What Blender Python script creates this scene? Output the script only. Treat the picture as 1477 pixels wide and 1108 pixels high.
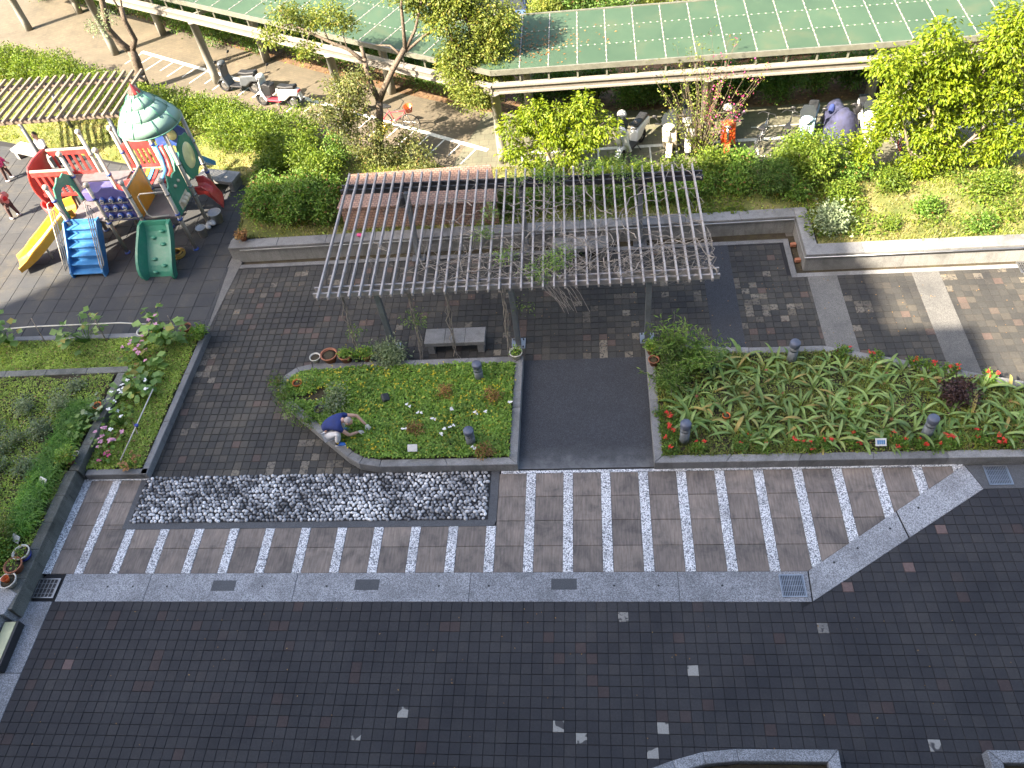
import bpy, bmesh, math, random
import numpy as np
from mathutils import Vector, Matrix
R = math.radians
rnd = random.Random(11)
rng = np.random.default_rng(7)
for o in list(bpy.data.objects): bpy.data.objects.remove(o)
S = bpy.context.scene
COL = S.collection

# ------------------------------------------------------------------ camera, sky, sun, exposure
CAMP = Vector((2.4057, -6.6223, 14.6107))
cam = bpy.data.cameras.new('camera'); camo = bpy.data.objects.new('camera', cam); COL.objects.link(camo)
rot = Matrix(((0.99354769, 0.02918866, 0.10959471), (0.0472726, 0.77179533, -0.6341114), (-0.10309355, 0.63520075, 0.76543565)))
camo.matrix_world = Matrix.Translation(CAMP) @ rot.to_4x4()
cam.sensor_width = 36; cam.lens = 28.263; cam.clip_start = .1; cam.clip_end = 1500
S.camera = camo
SUN_AZ, SUN_EL = R(35), R(40)          # light travels towards +x,+y
sdir = Vector((math.cos(SUN_AZ)*math.cos(SUN_EL), math.sin(SUN_AZ)*math.cos(SUN_EL), -math.sin(SUN_EL)))
W = bpy.data.worlds.new('World'); S.world = W; W.use_nodes = True
nt = W.node_tree; sky = nt.nodes.new('ShaderNodeTexSky'); sky.sky_type = 'NISHITA'; sky.sun_disc = False
sky.dust_density = 4.5; sky.ozone_density = .6; sky.sun_elevation = SUN_EL; sky.sun_rotation = math.atan2(-sdir.x, -sdir.y)
nt.links.new(sky.outputs[0], nt.nodes['Background'].inputs[0]); nt.nodes['Background'].inputs[1].default_value = 0.088
sl = bpy.data.lights.new('sun', 'SUN'); sl.energy = 4.8; sl.angle = R(.53); sl.color = (1, .87, .69)
so = bpy.data.objects.new('sun', sl); COL.objects.link(so); so.rotation_euler = sdir.to_track_quat('-Z', 'Y').to_euler(); so.location = (-30, -20, 40)
S.view_settings.view_transform = 'Standard'; S.view_settings.look = 'None'; S.view_settings.gamma = 1
S.view_settings.exposure = 2.56
S.render.engine = 'CYCLES'; S.cycles.max_bounces = 6; S.cycles.diffuse_bounces = 3; S.cycles.glossy_bounces = 2
S.cycles.transmission_bounces = 3; S.cycles.transparent_max_bounces = 6; S.cycles.caustics_reflective = False; S.cycles.caustics_refractive = False

# ------------------------------------------------------------------ node helpers
def newmat(name):
    m = bpy.data.materials.new(name); m.use_nodes = True
    return m, m.node_tree, m.node_tree.nodes['Principled BSDF']
def N(t, kind, **kw):
    n = t.nodes.new(kind)
    for k, v in kw.items():
        if k in n.inputs: n.inputs[k].default_value = v
        else: setattr(n, k, v)
    return n
def ramp(t, fac, stops, interp='LINEAR'):
    r = t.nodes.new('ShaderNodeValToRGB'); e = r.color_ramp.elements; r.color_ramp.interpolation = interp
    while len(e) < len(stops): e.new(.5)
    for i, (p, c) in enumerate(stops): e[i].position = p; e[i].color = (c[0], c[1], c[2], 1)
    t.links.new(fac, r.inputs[0]); return r.outputs[0]
def mix(t, fac, a, b, mode='MIX'):
    m = t.nodes.new('ShaderNodeMix'); m.data_type = 'RGBA'; m.blend_type = mode
    for sock, v in ((m.inputs[0], fac), (m.inputs[6], a), (m.inputs[7], b)):
        if hasattr(v, 'is_output'): t.links.new(v, sock)
        elif isinstance(v, (tuple, list)): sock.default_value = (v[0], v[1], v[2], 1)
        else: sock.default_value = v
    return m.outputs[2]
def math_(t, op, a, b=None, clamp=False):
    m = t.nodes.new('ShaderNodeMath'); m.operation = op; m.use_clamp = clamp
    for s, v in ((m.inputs[0], a), (m.inputs[1], b)):
        if v is None: continue
        if hasattr(v, 'is_output'): t.links.new(v, s)
        else: s.default_value = v
    return m.outputs[0]
def pos(t): return t.nodes.new('ShaderNodeNewGeometry').outputs['Position']
def noise(t, vec, scale, detail=4, rough=.55, dist=0):
    n = N(t, 'ShaderNodeTexNoise', Scale=scale, Detail=detail, Roughness=rough, Distortion=dist)
    t.links.new(vec, n.inputs['Vector']); return n.outputs[0]
def mapping(t, vec, scale=(1, 1, 1), rz=0, loc=(0, 0, 0)):
    m = t.nodes.new('ShaderNodeMapping'); m.inputs['Scale'].default_value = scale; m.inputs['Rotation'].default_value = (0, 0, rz); m.inputs['Location'].default_value = loc
    t.links.new(vec, m.inputs['Vector']); return m.outputs[0]
def bump(t, b, h, strength=.4, dist=.01):
    n = N(t, 'ShaderNodeBump', Strength=strength, Distance=dist); t.links.new(h, n.inputs['Height']); t.links.new(n.outputs[0], b.inputs['Normal'])

def plain(name, c, rough=.5, metal=0, var=.25, scale=6, dirt=None, spec=.5):
    """painted / plastic / metal surface with slight mottling and grime"""
    m, t, b = newmat(name); p = pos(t)
    n = noise(t, p, scale, 5)
    lo = tuple(max(0, x*(1-var)) for x in c); hi = tuple(min(1, x*(1+var*.7)) for x in c)
    col = ramp(t, n, [(.3, lo), (.7, hi)])
    if dirt:
        d = noise(t, p, scale*2.3, 6, .7); f = ramp(t, d, [(.5, (0, 0, 0)), (.72, (.7, .7, .7))])
        col = mix(t, f, col, dirt)
    t.links.new(col, b.inputs['Base Color'])
    rr = ramp(t, n, [(.2, (rough*.8,)*3), (.8, (min(1, rough*1.25),)*3)]); t.links.new(rr, b.inputs['Roughness'])
    b.inputs['Metallic'].default_value = metal; b.inputs['Specular IOR Level'].default_value = spec
    return m
def granite(name, base, dark=.5, light=1.5, grain=90, stain=.5, staincol=(.05, .05, .047)):
    m, t, b = newmat(name); p = pos(t)
    g = noise(t, p, grain, 2, .8)
    col = ramp(t, g, [(.38, tuple(x*dark for x in base)), (.5, base), (.62, tuple(min(1, x*light) for x in base))])
    s = noise(t, p, 1.3, 6, .65, .4); f = ramp(t, s, [(.45, (0, 0, 0)), (.7, (stain,)*3)])
    col = mix(t, f, col, staincol)
    s2 = noise(t, mapping(t, p, (9, 9, .9)), 1, 5, .6); f2 = ramp(t, s2, [(.52, (0, 0, 0)), (.75, (stain*.6,)*3)])
    col = mix(t, f2, col, staincol)
    oi = t.nodes.new('ShaderNodeObjectInfo'); col = mix(t, 1, col, ramp(t, oi.outputs['Random'], [(0, (.82,)*3), (1, (1.13, 1.12, 1.1))]), 'MULTIPLY')
    t.links.new(col, b.inputs['Base Color']); b.inputs['Roughness'].default_value = .8
    bump(t, b, g, .25, .004); return m
def tiles_mat(name, base, warm, light, redd, plight, wear):
    """200 mm pavers: colour from the cell they lie in, wear fields, fine mottling"""
    m, t, b = newmat(name); p = pos(t)
    q = mapping(t, p, (5, 5, 0))
    fl = N(t, 'ShaderNodeVectorMath', operation='FLOOR'); t.links.new(q, fl.inputs[0])
    wn = N(t, 'ShaderNodeTexWhiteNoise', noise_dimensions='3D'); t.links.new(fl.outputs[0], wn.inputs['Vector'])
    r1 = wn.outputs['Value']; sp = t.nodes.new('ShaderNodeSeparateColor'); t.links.new(wn.outputs['Color'], sp.inputs[0])
    col = ramp(t, r1, [(0, tuple(x*.86 for x in base)), (.5, base), (.8, tuple((x+y)/2 for x, y in zip(base, warm))), (.955, warm), (.972, redd), (1, redd)])
    fld = noise(t, mapping(t, fl.outputs[0], (.2, .2, .2)), .55, 3)
    th = math_(t, 'GREATER_THAN', math_(t, 'ADD', fld, math_(t, 'MULTIPLY', sp.outputs[1], .38)), plight)
    ltc = ramp(t, sp.outputs[2], [(0, tuple(x*.5 for x in light)), (.6, tuple(x*.8 for x in light)), (1, light)])
    mask = ramp(t, noise(t, p, 13, 4, .6, .6), [(.40, (0, 0, 0)), (.5, (1, 1, 1))])
    col = mix(t, math_(t, 'MULTIPLY', th, mask), col, ltc)
    fine = noise(t, p, 26, 6, .7); col = mix(t, .75, col, ramp(t, fine, [(.3, (.55,)*3), (.7, (1.25,)*3)]), 'MULTIPLY')
    big = noise(t, p, .7, 5, .6); col = mix(t, wear, col, ramp(t, big, [(.35, (.62, .62, .66)), (.7, (1.35, 1.3, 1.2))]), 'MULTIPLY')
    sc = noise(t, p, 70, 2, .5); col = mix(t, ramp(t, sc, [(.7, (0, 0, 0)), (.76, (.5, .5, .5))]), col, (.2, .2, .17))
    t.links.new(col, b.inputs['Base Color']); b.inputs['Roughness'].default_value = .75
    b.inputs['Specular IOR Level'].default_value = .35
    bump(t, b, fine, .3, .004); return m
def foliage(name, c1, c2, c3, trans=.3, rough=.5, scale=1.2, odd=None, shade=.25):
    """leaf colour varies leaf by leaf and clump by clump; part of the light passes through"""
    m, t, b = newmat(name); p = pos(t)
    g = t.nodes.new('ShaderNodeNewGeometry'); oi = t.nodes.new('ShaderNodeObjectInfo')
    r = math_(t, 'FRACT', math_(t, 'ADD', g.outputs['Random Per Island'], oi.outputs['Random']))
    st = [(0, c1), (.45, c2), (.9, c3)] + ([(.97, odd)] if odd else [])
    col = ramp(t, r, st)
    cl = noise(t, p, scale, 4, .6); col = mix(t, 1, col, ramp(t, cl, [(.3, (1-shade*1.6,)*3), (.7, (1+shade, 1+shade*.9, 1))]), 'MULTIPLY')
    t.links.new(col, b.inputs['Base Color']); b.inputs['Roughness'].default_value = rough; b.inputs['Specular IOR Level'].default_value = .35
    tr = t.nodes.new('ShaderNodeBsdfTranslucent'); t.links.new(mix(t, 1, col, (1.5, 1.45, .7), 'MULTIPLY'), tr.inputs[0])
    ms = t.nodes.new('ShaderNodeMixShader'); ms.inputs[0].default_value = trans
    t.links.new(b.outputs[0], ms.inputs[1]); t.links.new(tr.outputs[0], ms.inputs[2])
    t.links.new(ms.outputs[0], t.nodes['Material Output'].inputs[0]); return m
def soil_mat(name, a, b_, c, scale=2.5):
    m, t, b = newmat(name); p = pos(t)
    col = ramp(t, noise(t, p, scale, 6, .65), [(.3, a), (.5, b_), (.7, c)])
    f = noise(t, p, 60, 3, .7); col = mix(t, .7, col, ramp(t, f, [(.3, (.45,)*3), (.7, (1.4,)*3)]), 'MULTIPLY')
    t.links.new(col, b.inputs['Base Color']); b.inputs['Roughness'].default_value = .95; bump(t, b, f, .6, .02); return m

M = {}
M['plaza'] = tiles_mat('dark_plaza_paver', (.037, .0375, .043), (.044, .043, .046), (.26, .255, .24), (.056, .042, .042), 1.02, .75)
M['court'] = tiles_mat('weathered_courtyard_paver', (.050, .050, .048), (.076, .070, .060), (.21, .19, .155), (.10, .075, .065), .89, .9)
M['mortar'] = plain('dark_joint_sand', (.014, .014, .016), .95, var=.4, scale=20)
M['chip'] = None
M['kerb'] = granite('washed_granite_kerb', (0.264, 0.275, 0.297), .45, 1.7, 55, .55, (0.0935, 0.0968, 0.1045))
M['curbstone'] = granite('weathered_granite', (.21, .212, .215), .6, 1.4, 110, .75, (.075, .077, .075))
M['wallstone'] = granite('grey_wall_granite', (.25, .25, .245), .65, 1.35, 120, .65, (.07, .072, .068))
M['concrete'] = granite('rough_concrete_band', (.135, .132, .125), .6, 1.35, 60, .6, (.06, .062, .062))
M['mossy'] = granite('mossy_wall_block', (.15, .155, .14), .5, 1.4, 70, .8, (.045, .05, .04))
M['dark_border'] = granite('dark_border_stone', (.075, .08, .088), .6, 1.4, 80, .5, (.04, .04, .045))
M['pad'] = granite('dark_ramp_asphalt', (.036, .039, .046), .55, 1.9, 75, .35, (.022, .023, .027))
def dusty(m):
    t = m.node_tree; b = t.nodes['Principled BSDF']; old = b.inputs['Base Color'].links[0].from_socket; p = pos(t); sy = t.nodes.new('ShaderNodeSeparateXYZ'); t.links.new(p, sy.inputs[0])
    e = math_(t, 'ADD', sy.outputs[1], math_(t, 'MULTIPLY', math_(t, 'SUBTRACT', noise(t, p, 2.5, 5, .7), .5), 1.1))
    f = ramp(t, math_(t, 'SUBTRACT', e, 2.9), [(.1, (.75,)*3), (.45, (.18,)*3), (.8, (0, 0, 0))]); t.links.new(mix(t, f, old, (.17, .175, .18)), b.inputs['Base Color'])
dusty(M['pad'])
M['steel'] = plain('brushed_steel', (.42, .43, .44), .35, .9, .15)
M['grey_paint'] = plain('grey_painted_steel', (.16, .18, .20), .5, .2, .2, 5, (.12, .11, .10))
M['rafter'] = plain('weathered_rafter_paint', (.325, .305, .295), .55, 0, .18, 4, (.2, .17, .16))
M['slatbrown'] = plain('brown_slat_paint', (0.2, 0.16, 0.124), .6, 0, .2, 5)
M['seam'] = plain('faded_cover_strip', (.26, .235, .215), .6, 0, .2, 8)
M['bolt'] = plain('pale_bolt_cap', (.36, .36, .30), .6, 0, .2)
M['dark_steel'] = plain('dark_steel', (.06, .06, .065), .55, .3, .2)
M['black'] = plain('black_plastic', (.022, .022, .024), .45, 0, .2)
M['white'] = plain('white_paint', (0.612, 0.612, 0.595), .45, 0, .08, 5, (0.425, 0.408, 0.3655))
M['linepaint'] = plain('worn_white_line', (0.629, 0.629, 0.6035), .7, 0, .2, 9, (0.34, 0.306, 0.255))

def pebble_strip_mat():
    m, t, b = newmat('white_pebble_wash'); p = pos(t)
    v = N(t, 'ShaderNodeTexVoronoi', Scale=48); t.links.new(p, v.inputs['Vector'])
    sp = t.nodes.new('ShaderNodeSeparateColor'); t.links.new(v.outputs['Color'], sp.inputs[0])
    col = ramp(t, sp.outputs[0], [(.0, (.10, .11, .13)), (.25, (.48, .50, .53)), (.6, (.80, .81, .83))])
    col = mix(t, ramp(t, v.outputs['Distance'], [(.5, (0, 0, 0)), (.8, (.9,)*3)]), col, (.09, .092, .10))
    s = noise(t, p, 1.7, 5); col = mix(t, ramp(t, s, [(.5, (0, 0, 0)), (.75, (.55,)*3)]), col, (.12, .12, .13))
    t.links.new(col, b.inputs['Base Color']); b.inputs['Roughness'].default_value = .7
    bump(t, b, math_(t, 'SUBTRACT', 1., v.outputs['Distance']), .6, .01); return m
M['pebble_strip'] = pebble_strip_mat()
def pebble_mat():
    m, t, b = newmat('river_pebble'); p = pos(t)
    g = t.nodes.new('ShaderNodeNewGeometry'); oi = t.nodes.new('ShaderNodeObjectInfo')
    r = math_(t, 'FRACT', math_(t, 'ADD', g.outputs['Random Per Island'], oi.outputs['Random']))
    dirt = noise(t, p, .85, 4, .6); r2 = math_(t, 'ADD', math_(t, 'MULTIPLY', r, .75), math_(t, 'MULTIPLY', math_(t, 'SUBTRACT', dirt, .46), 2.1), True)
    col = ramp(t, r2, [(0, (.07, .073, .08)), (.28, (.24, .245, .26)), (.62, (.47, .475, .49)), (.88, (.82, .82, .82))])
    col = mix(t, .5, col, ramp(t, noise(t, p, 40, 3), [(.3, (.7,)*3), (.7, (1.2,)*3)]), 'MULTIPLY')
    t.links.new(col, b.inputs['Base Color']); b.inputs['Roughness'].default_value = .45; return m
M['pebble'] = pebble_mat()
def slab_mat():
    m, t, b = newmat('brown_grey_walk_slab'); p = pos(t); oi = t.nodes.new('ShaderNodeObjectInfo')
    col = ramp(t, noise(t, p, 2.2, 6, .65, .5), [(.28, (.098, .088, .080)), (.5, (.195, .165, .144)), (.75, (.25, .208, .175))])
    st = noise(t, mapping(t, p, (26, 3, 3)), 1, 5, .6); col = mix(t, .8, col, ramp(t, st, [(.3, (.6,)*3), (.7, (1.3,)*3)]), 'MULTIPLY')
    col = mix(t, .7, col, ramp(t, oi.outputs['Random'], [(0, (.68, .68, .7)), (1, (1.22, 1.2, 1.17))]), 'MULTIPLY')
    t.links.new(col, b.inputs['Base Color']); b.inputs['Roughness'].default_value = .8; bump(t, b, st, .25, .004); return m
M['slab'] = slab_mat()
def rubber_mat():
    m, t, b = newmat('worn_rubber_tile'); p = pos(t); oi = t.nodes.new('ShaderNodeObjectInfo')
    col = ramp(t, noise(t, p, 1.1, 6, .65), [(.3, (.031, .035, .042)), (.55, (.049, .050, .051)), (.75, (.095, .085, .064))])
    col = mix(t, .6, col, ramp(t, noise(t, p, 80, 2, .7), [(.3, (.55,)*3), (.7, (1.4,)*3)]), 'MULTIPLY')
    col = mix(t, .6, col, ramp(t, oi.outputs['Random'], [(0, (.8,)*3), (1, (1.15,)*3)]), 'MULTIPLY')
    t.links.new(col, b.inputs['Base Color']); b.inputs['Roughness'].default_value = .9; return m
M['rubber'] = rubber_mat()
def paver_mat(name, rz, warm, cool, w=.22, h=.11):
    m, t, b = newmat(name); p = pos(t)
    br = N(t, 'ShaderNodeTexBrick', Scale=1.0); br.inputs['Brick Width'].default_value = w; br.inputs['Row Height'].default_value = h; br.inputs['Mortar Size'].default_value = .008
    br.inputs['Color1'].default_value = (*warm, 1); br.inputs['Color2'].default_value = (*cool, 1); br.inputs['Mortar'].default_value = (.10, .085, .065, 1)
    t.links.new(mapping(t, p, (1, 1, 1), rz), br.inputs['Vector'])
    n = noise(t, p, .8, 6, .7); col = mix(t, .8, br.outputs['Color'], ramp(t, n, [(.3, (.6, .62, .6)), (.7, (1.2, 1.15, 1.08))]), 'MULTIPLY')
    col = mix(t, .5, col, ramp(t, noise(t, p, 30, 4, .7), [(.3, (.65,)*3), (.7, (1.25,)*3)]), 'MULTIPLY')
    t.links.new(col, b.inputs['Base Color']); b.inputs['Roughness'].default_value = .85
    bump(t, b, br.outputs['Fac'], -.4, .006); return m
M['path'] = paver_mat('beige_concrete_paver', R(28.7), (0.1359, 0.1127, 0.08089), (0.1141, 0.09613, 0.07028))
M['path2'] = paver_mat('grey_green_paver', 0, (0.1445, 0.1403, 0.102), (0.1232, 0.1232, 0.08925), .3, .3)
def brick_mat():
    m, t, b = newmat('brown_wall_tile'); 
    tc = t.nodes.new('ShaderNodeTexCoord'); 
    sep = t.nodes.new('ShaderNodeSeparateXYZ'); t.links.new(tc.outputs['Object'], sep.inputs[0])
    cmb = t.nodes.new('ShaderNodeCombineXYZ'); t.links.new(sep.outputs[0], cmb.inputs[0]); t.links.new(math_(t, 'ADD', sep.outputs[1], sep.outputs[2]), cmb.inputs[1])
    br = N(t, 'ShaderNodeTexBrick', Scale=1.0); br.inputs['Brick Width'].default_value = .115; br.inputs['Row Height'].default_value = .09; br.inputs['Mortar Size'].default_value = .007
    br.inputs['Color1'].default_value = (.26, .155, .118, 1); br.inputs['Color2'].default_value = (.37, .235, .18, 1); br.inputs['Mortar'].default_value = (.045, .035, .03, 1)
    t.links.new(cmb.outputs[0], br.inputs['Vector'])
    n = noise(t, tc.outputs['Object'], 1.5, 5); col = mix(t, .7, br.outputs['Color'], ramp(t, n, [(.3, (.75,)*3), (.7, (1.2,)*3)]), 'MULTIPLY')
    t.links.new(col, b.inputs['Base Color']); b.inputs['Roughness'].default_value = .6; bump(t, b, br.outputs['Fac'], -.5, .006); return m
M['brick'] = brick_mat()
M['soil'] = soil_mat('garden_soil', (.030, .022, .014), (.05, .04, .024), (.075, .065, .03))
M['lawn'] = soil_mat('thin_lawn_ground', (0.06, 0.088, 0.016), (0.12, 0.132, 0.032), (0.24, 0.2, 0.088), 1.6)
M['litter'] = soil_mat('leaf_litter_ground', (.06, .04, .024), (.13, .075, .04), (.25, .15, .08), 6)
M['road'] = granite('grey_road_asphalt', (.125, .118, .112), .7, 1.3, 60, .3, (.1, .1, .1))
M['bark'] = granite('rough_bark', (.125, .095, .068), .4, 1.6, 30, .4, (.05, .035, .025))
M['bark_grey'] = granite('grey_bark', (.22, .18, .14), .5, 1.5, 40, .4, (.08, .065, .05))
M['vine'] = plain('dry_vine_bark', (.25, .225, .195), .85, 0, .35, 8)
M['post'] = granite('painted_round_post', (0.272, 0.26, 0.224), .85, 1.12, 30, .35, (0.16, 0.152, 0.12))
M['cream'] = plain('cream_beam_paint', (0.2448, 0.2232, 0.1944), .5, 0, .12, 4, (0.216, 0.1944, 0.1584))
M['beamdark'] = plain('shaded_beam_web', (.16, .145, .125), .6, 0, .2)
M['fascia'] = plain('olive_fascia', (.15, .15, .12), .55, .1, .2)
def panel_mat():
    m, t, b = newmat('green_roof_panel'); p = pos(t)
    n = noise(t, p, 1.1, 6, .65, .3); col = ramp(t, n, [(.3, (.066, .115, .078)), (.55, (.082, .136, .09)), (.8, (.15, .158, .10))])
    d = noise(t, p, 9, 6, .75); col = mix(t, ramp(t, d, [(.6, (0, 0, 0)), (.78, (.35,)*3)]), col, (.36, .33, .24))
    oi = t.nodes.new('ShaderNodeObjectInfo'); col = mix(t, .6, col, ramp(t, oi.outputs['Random'], [(0, (.85,)*3), (1, (1.12,)*3)]), 'MULTIPLY')
    t.links.new(col, b.inputs['Base Color']); b.inputs['Roughness'].default_value = .55; b.inputs['Specular IOR Level'].default_value = .3
    tr = t.nodes.new('ShaderNodeBsdfTranslucent'); tr.inputs[0].default_value = (.40, .58, .40, 1)
    ms = t.nodes.new('ShaderNodeMixShader'); ms.inputs[0].default_value = .42; t.links.new(b.outputs[0], ms.inputs[1]); t.links.new(tr.outputs[0], ms.inputs[2]); t.links.new(ms.outputs[0], t.nodes['Material Output'].inputs[0]); return m
M['panel'] = panel_mat()
M['leaf_cover'] = foliage('groundcover_leaf', (0.1047, 0.191, 0.03203), (0.1848, 0.3265, 0.05544), (0.2957, 0.4558, 0.09856), .32, odd=(0.4435, 0.4066, 0.0616), shade=.18)
M['leaf_coverb'] = foliage('low_weed_leaf', (0.112, 0.1568, 0.0392), (0.1792, 0.2464, 0.0616), (0.2688, 0.336, 0.0952), .28, odd=(0.2688, 0.1792, 0.0896))
M['leaf_bedl'] = foliage('clover_leaf', (0.1818, 0.2767, 0.04744), (0.3004, 0.4269, 0.07906), (0.4427, 0.5692, 0.1423), .32, odd=(0.3954, 0.2689, 0.1423), shade=.18)
M['grass_l'] = foliage('lawn_blade', (0.1105, 0.1615, 0.02125), (0.1955, 0.2465, 0.034), (0.306, 0.3145, 0.0765), .35, scale=.9, odd=(0.357, 0.2805, 0.1445))
M['grass_dry'] = foliage('dry_lawn_blade', (0.136, 0.168, 0.028), (0.256, 0.248, 0.064), (0.368, 0.312, 0.144), .3, scale=.9, odd=(0.4, 0.32, 0.176))
M['grass_tall'] = foliage('tall_grass_blade', (0.072, 0.18, 0.03), (0.12, 0.282, 0.048), (0.204, 0.384, 0.078), .3)
M['hedge'] = foliage('hedge_leaf', (0.0697, 0.1271, 0.01476), (0.123, 0.2009, 0.02296), (0.2132, 0.2788, 0.041), .38, scale=2.2)
M['bush'] = foliage('bush_leaf', (.07, .14, .02), (.115, .22, .032), (.18, .30, .055), .3, scale=2, odd=(.20, .10, .04))
M['darkhedge'] = foliage('dark_hedge_leaf', (.055, .115, .025), (.095, .185, .04), (.16, .27, .06), .3, scale=2, odd=(.18, .12, .05))
M['camphor'] = foliage('camphor_leaf', (0.102, 0.1487, 0.0255), (0.17, 0.2253, 0.0425), (0.2805, 0.3145, 0.0765), .38, scale=1.6, odd=(0.272, 0.2295, 0.051))
M['camphor_dk'] = foliage('old_camphor_leaf', (0.07225, 0.09775, 0.0323), (0.1275, 0.153, 0.04675), (0.2125, 0.2295, 0.08075), .3, scale=1.6, odd=(0.2295, 0.153, 0.068))
M['bright'] = foliage('bright_spring_leaf', (0.096, 0.16, 0.008), (0.168, 0.244, 0.0112), (0.272, 0.336, 0.024), .42, scale=2)
M['silver'] = foliage('silver_leaf', (0.121, 0.176, 0.099), (0.209, 0.275, 0.165), (0.33, 0.396, 0.264), .2, scale=3)
M['strap'] = foliage('strap_leaf', (0.1155, 0.21, 0.05775), (0.21, 0.3202, 0.105), (0.315, 0.4305, 0.168), .28, .42, odd=(0.378, 0.3045, 0.1155))
M['bigleaf'] = foliage('broad_garden_leaf', (0.11, 0.209, 0.055), (0.187, 0.319, 0.0935), (0.275, 0.407, 0.143), .28, odd=(0.352, 0.308, 0.077))
M['fern'] = foliage('feathery_leaf', (0.088, 0.176, 0.0385), (0.154, 0.275, 0.0605), (0.253, 0.374, 0.099), .28)
M['purple'] = foliage('purple_leaf', (.03, .018, .02), (.06, .03, .035), (.10, .06, .06), .15)
M['leaf_dry'] = foliage('fallen_leaf', (.18, .09, .035), (.28, .15, .06), (.38, .24, .10), .15)
M['petal_red'] = plain('red_petal', (.62, .035, .02), .6, var=.3, scale=30)
M['petal_pink'] = plain('pink_petal', (.62, .30, .42), .6, var=.3, scale=30)
M['petal_mag'] = plain('magenta_petal', (.45, .05, .18), .6, var=.3, scale=30)
M['petal_white'] = plain('white_petal', (.78, .78, .74), .6, var=.1, scale=30)
M['petal_yel'] = plain('yellow_petal', (.62, .48, .015), .6, var=.2, scale=30)
M['terracotta'] = plain('terracotta', (.34, .13, .07), .8, 0, .25, 12, (.25, .18, .14))
M['potwhite'] = plain('glazed_white_pot', (.6, .57, .5), .4, 0, .15, 10)
M['potblue'] = plain('glazed_blue_pot', (.03, .05, .30), .3, 0, .3, 10)
M['potorange'] = plain('orange_plastic_pot', (.55, .12, .02), .5, 0, .2, 10)
M['potdark'] = plain('black_plastic_pot', (.03, .032, .035), .5, 0, .2, 10)
def P_(name, c): return plain(name, tuple(x*.93+.02 for x in c), .42, 0, .16, 3, tuple(x*.72+.10 for x in c))
M['pg_red'] = P_('red_play_plastic', (0.476, 0.02975, 0.0255)); M['pg_orange'] = P_('orange_play_plastic', (0.663, 0.2295, 0.0085))
M['pg_yellow'] = P_('yellow_play_plastic', (0.7568, 0.352, 0.0132)); M['pg_green'] = P_('green_play_plastic', (.02, .20, .125))
M['pg_mint'] = P_('mint_play_plastic', (0.102, 0.391, 0.2805)); M['pg_blue'] = P_('blue_play_plastic', (0.027, 0.18, 0.432))
M['pg_navy'] = P_('deep_blue_play_plastic', (.02, .07, .32)); M['pg_sky'] = P_('sky_blue_play_plastic', (0.0595, 0.323, 0.612))
M['pg_purple'] = P_('purple_play_plastic', (.085, .075, .26)); M['pg_cream'] = P_('cream_play_post', (0.435, 0.39, 0.3225))
M['pg_deck'] = plain('vinyl_deck', (.13, .115, .12), .7, 0, .2, 8); M['pg_roof'] = plain('faded_green_roof', (.20, .325, .262), .6, 0, .10, 1.6)
M['pg_rope'] = plain('cream_rope', (.6, .5, .35), .8); M['pg_yglass'] = plain('yellow_bubble', (.75, .68, .36), .15, 0, .2, 3)
M['skin'] = plain('skin', (.56, .33, .24), .55, 0, .12, 12); M['navy_cloth'] = plain('navy_shirt', (.02, .035, .15), .85, 0, .25, 9)
M['white_cloth'] = plain('white_trousers', (.70, .70, .72), .85, 0, .12, 9); M['hair_grey'] = plain('short_grey_hair', (.42, .36, .34), .8, 0, .2, 40)
M['hair_black'] = plain('black_hair', (.02, .018, .017), .6, 0, .2, 40); M['glove'] = plain('pale_work_glove', (.55, .53, .45), .9)
M['pink_cloth'] = plain('pink_jacket', (.72, .06, .20), .8, 0, .3, 14); M['salmon_cloth'] = plain('salmon_dress', (.60, .25, .22), .8, 0, .25, 14)
M['red_cloth'] = plain('red_vest', (.45, .02, .025), .8); M['leggings'] = plain('brown_leggings', (.09, .05, .045), .85)
M['blueshoe'] = plain('blue_shoe', (.03, .16, .60), .6); M['shoe'] = plain('pale_shoe', (.62, .55, .54), .6)
M['tyre'] = plain('tyre_rubber', (.02, .02, .021), .85); M['chrome'] = plain('dull_chrome', (.5, .5, .5), .25, .9, .1)
def glass_():
    m, t, b = newmat('smoked_glass'); b.inputs['Base Color'].default_value = (.03, .035, .04, 1); b.inputs['Roughness'].default_value = .08; b.inputs['Specular IOR Level'].default_value = .6; return m
M['glass'] = glass_()
M['facade'] = plain('beige_facade_tile', (.40, .37, .33), .7, 0, .08, .5)
def chipm():
    m, t, b = newmat('chipped_pale_paver'); p = pos(t); oi = t.nodes.new('ShaderNodeObjectInfo')
    f = ramp(t, noise(t, p, 3.6, 2, .5, .4), [(.44, (0, 0, 0)), (.47, (1, 1, 1))])
    col = mix(t, f, (.05, .048, .05), (.31, .30, .275)); col = mix(t, .6, col, ramp(t, noise(t, p, 40, 4), [(.3, (.7,)*3), (.7, (1.2,)*3)]), 'MULTIPLY')
    t.links.new(col, b.inputs['Base Color']); b.inputs['Roughness'].default_value = .8; return m
M['chip'] = chipm()
M['pinktile'] = plain('pink_paver', (.135, .092, .085), .8, 0, .3, 20)

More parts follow.
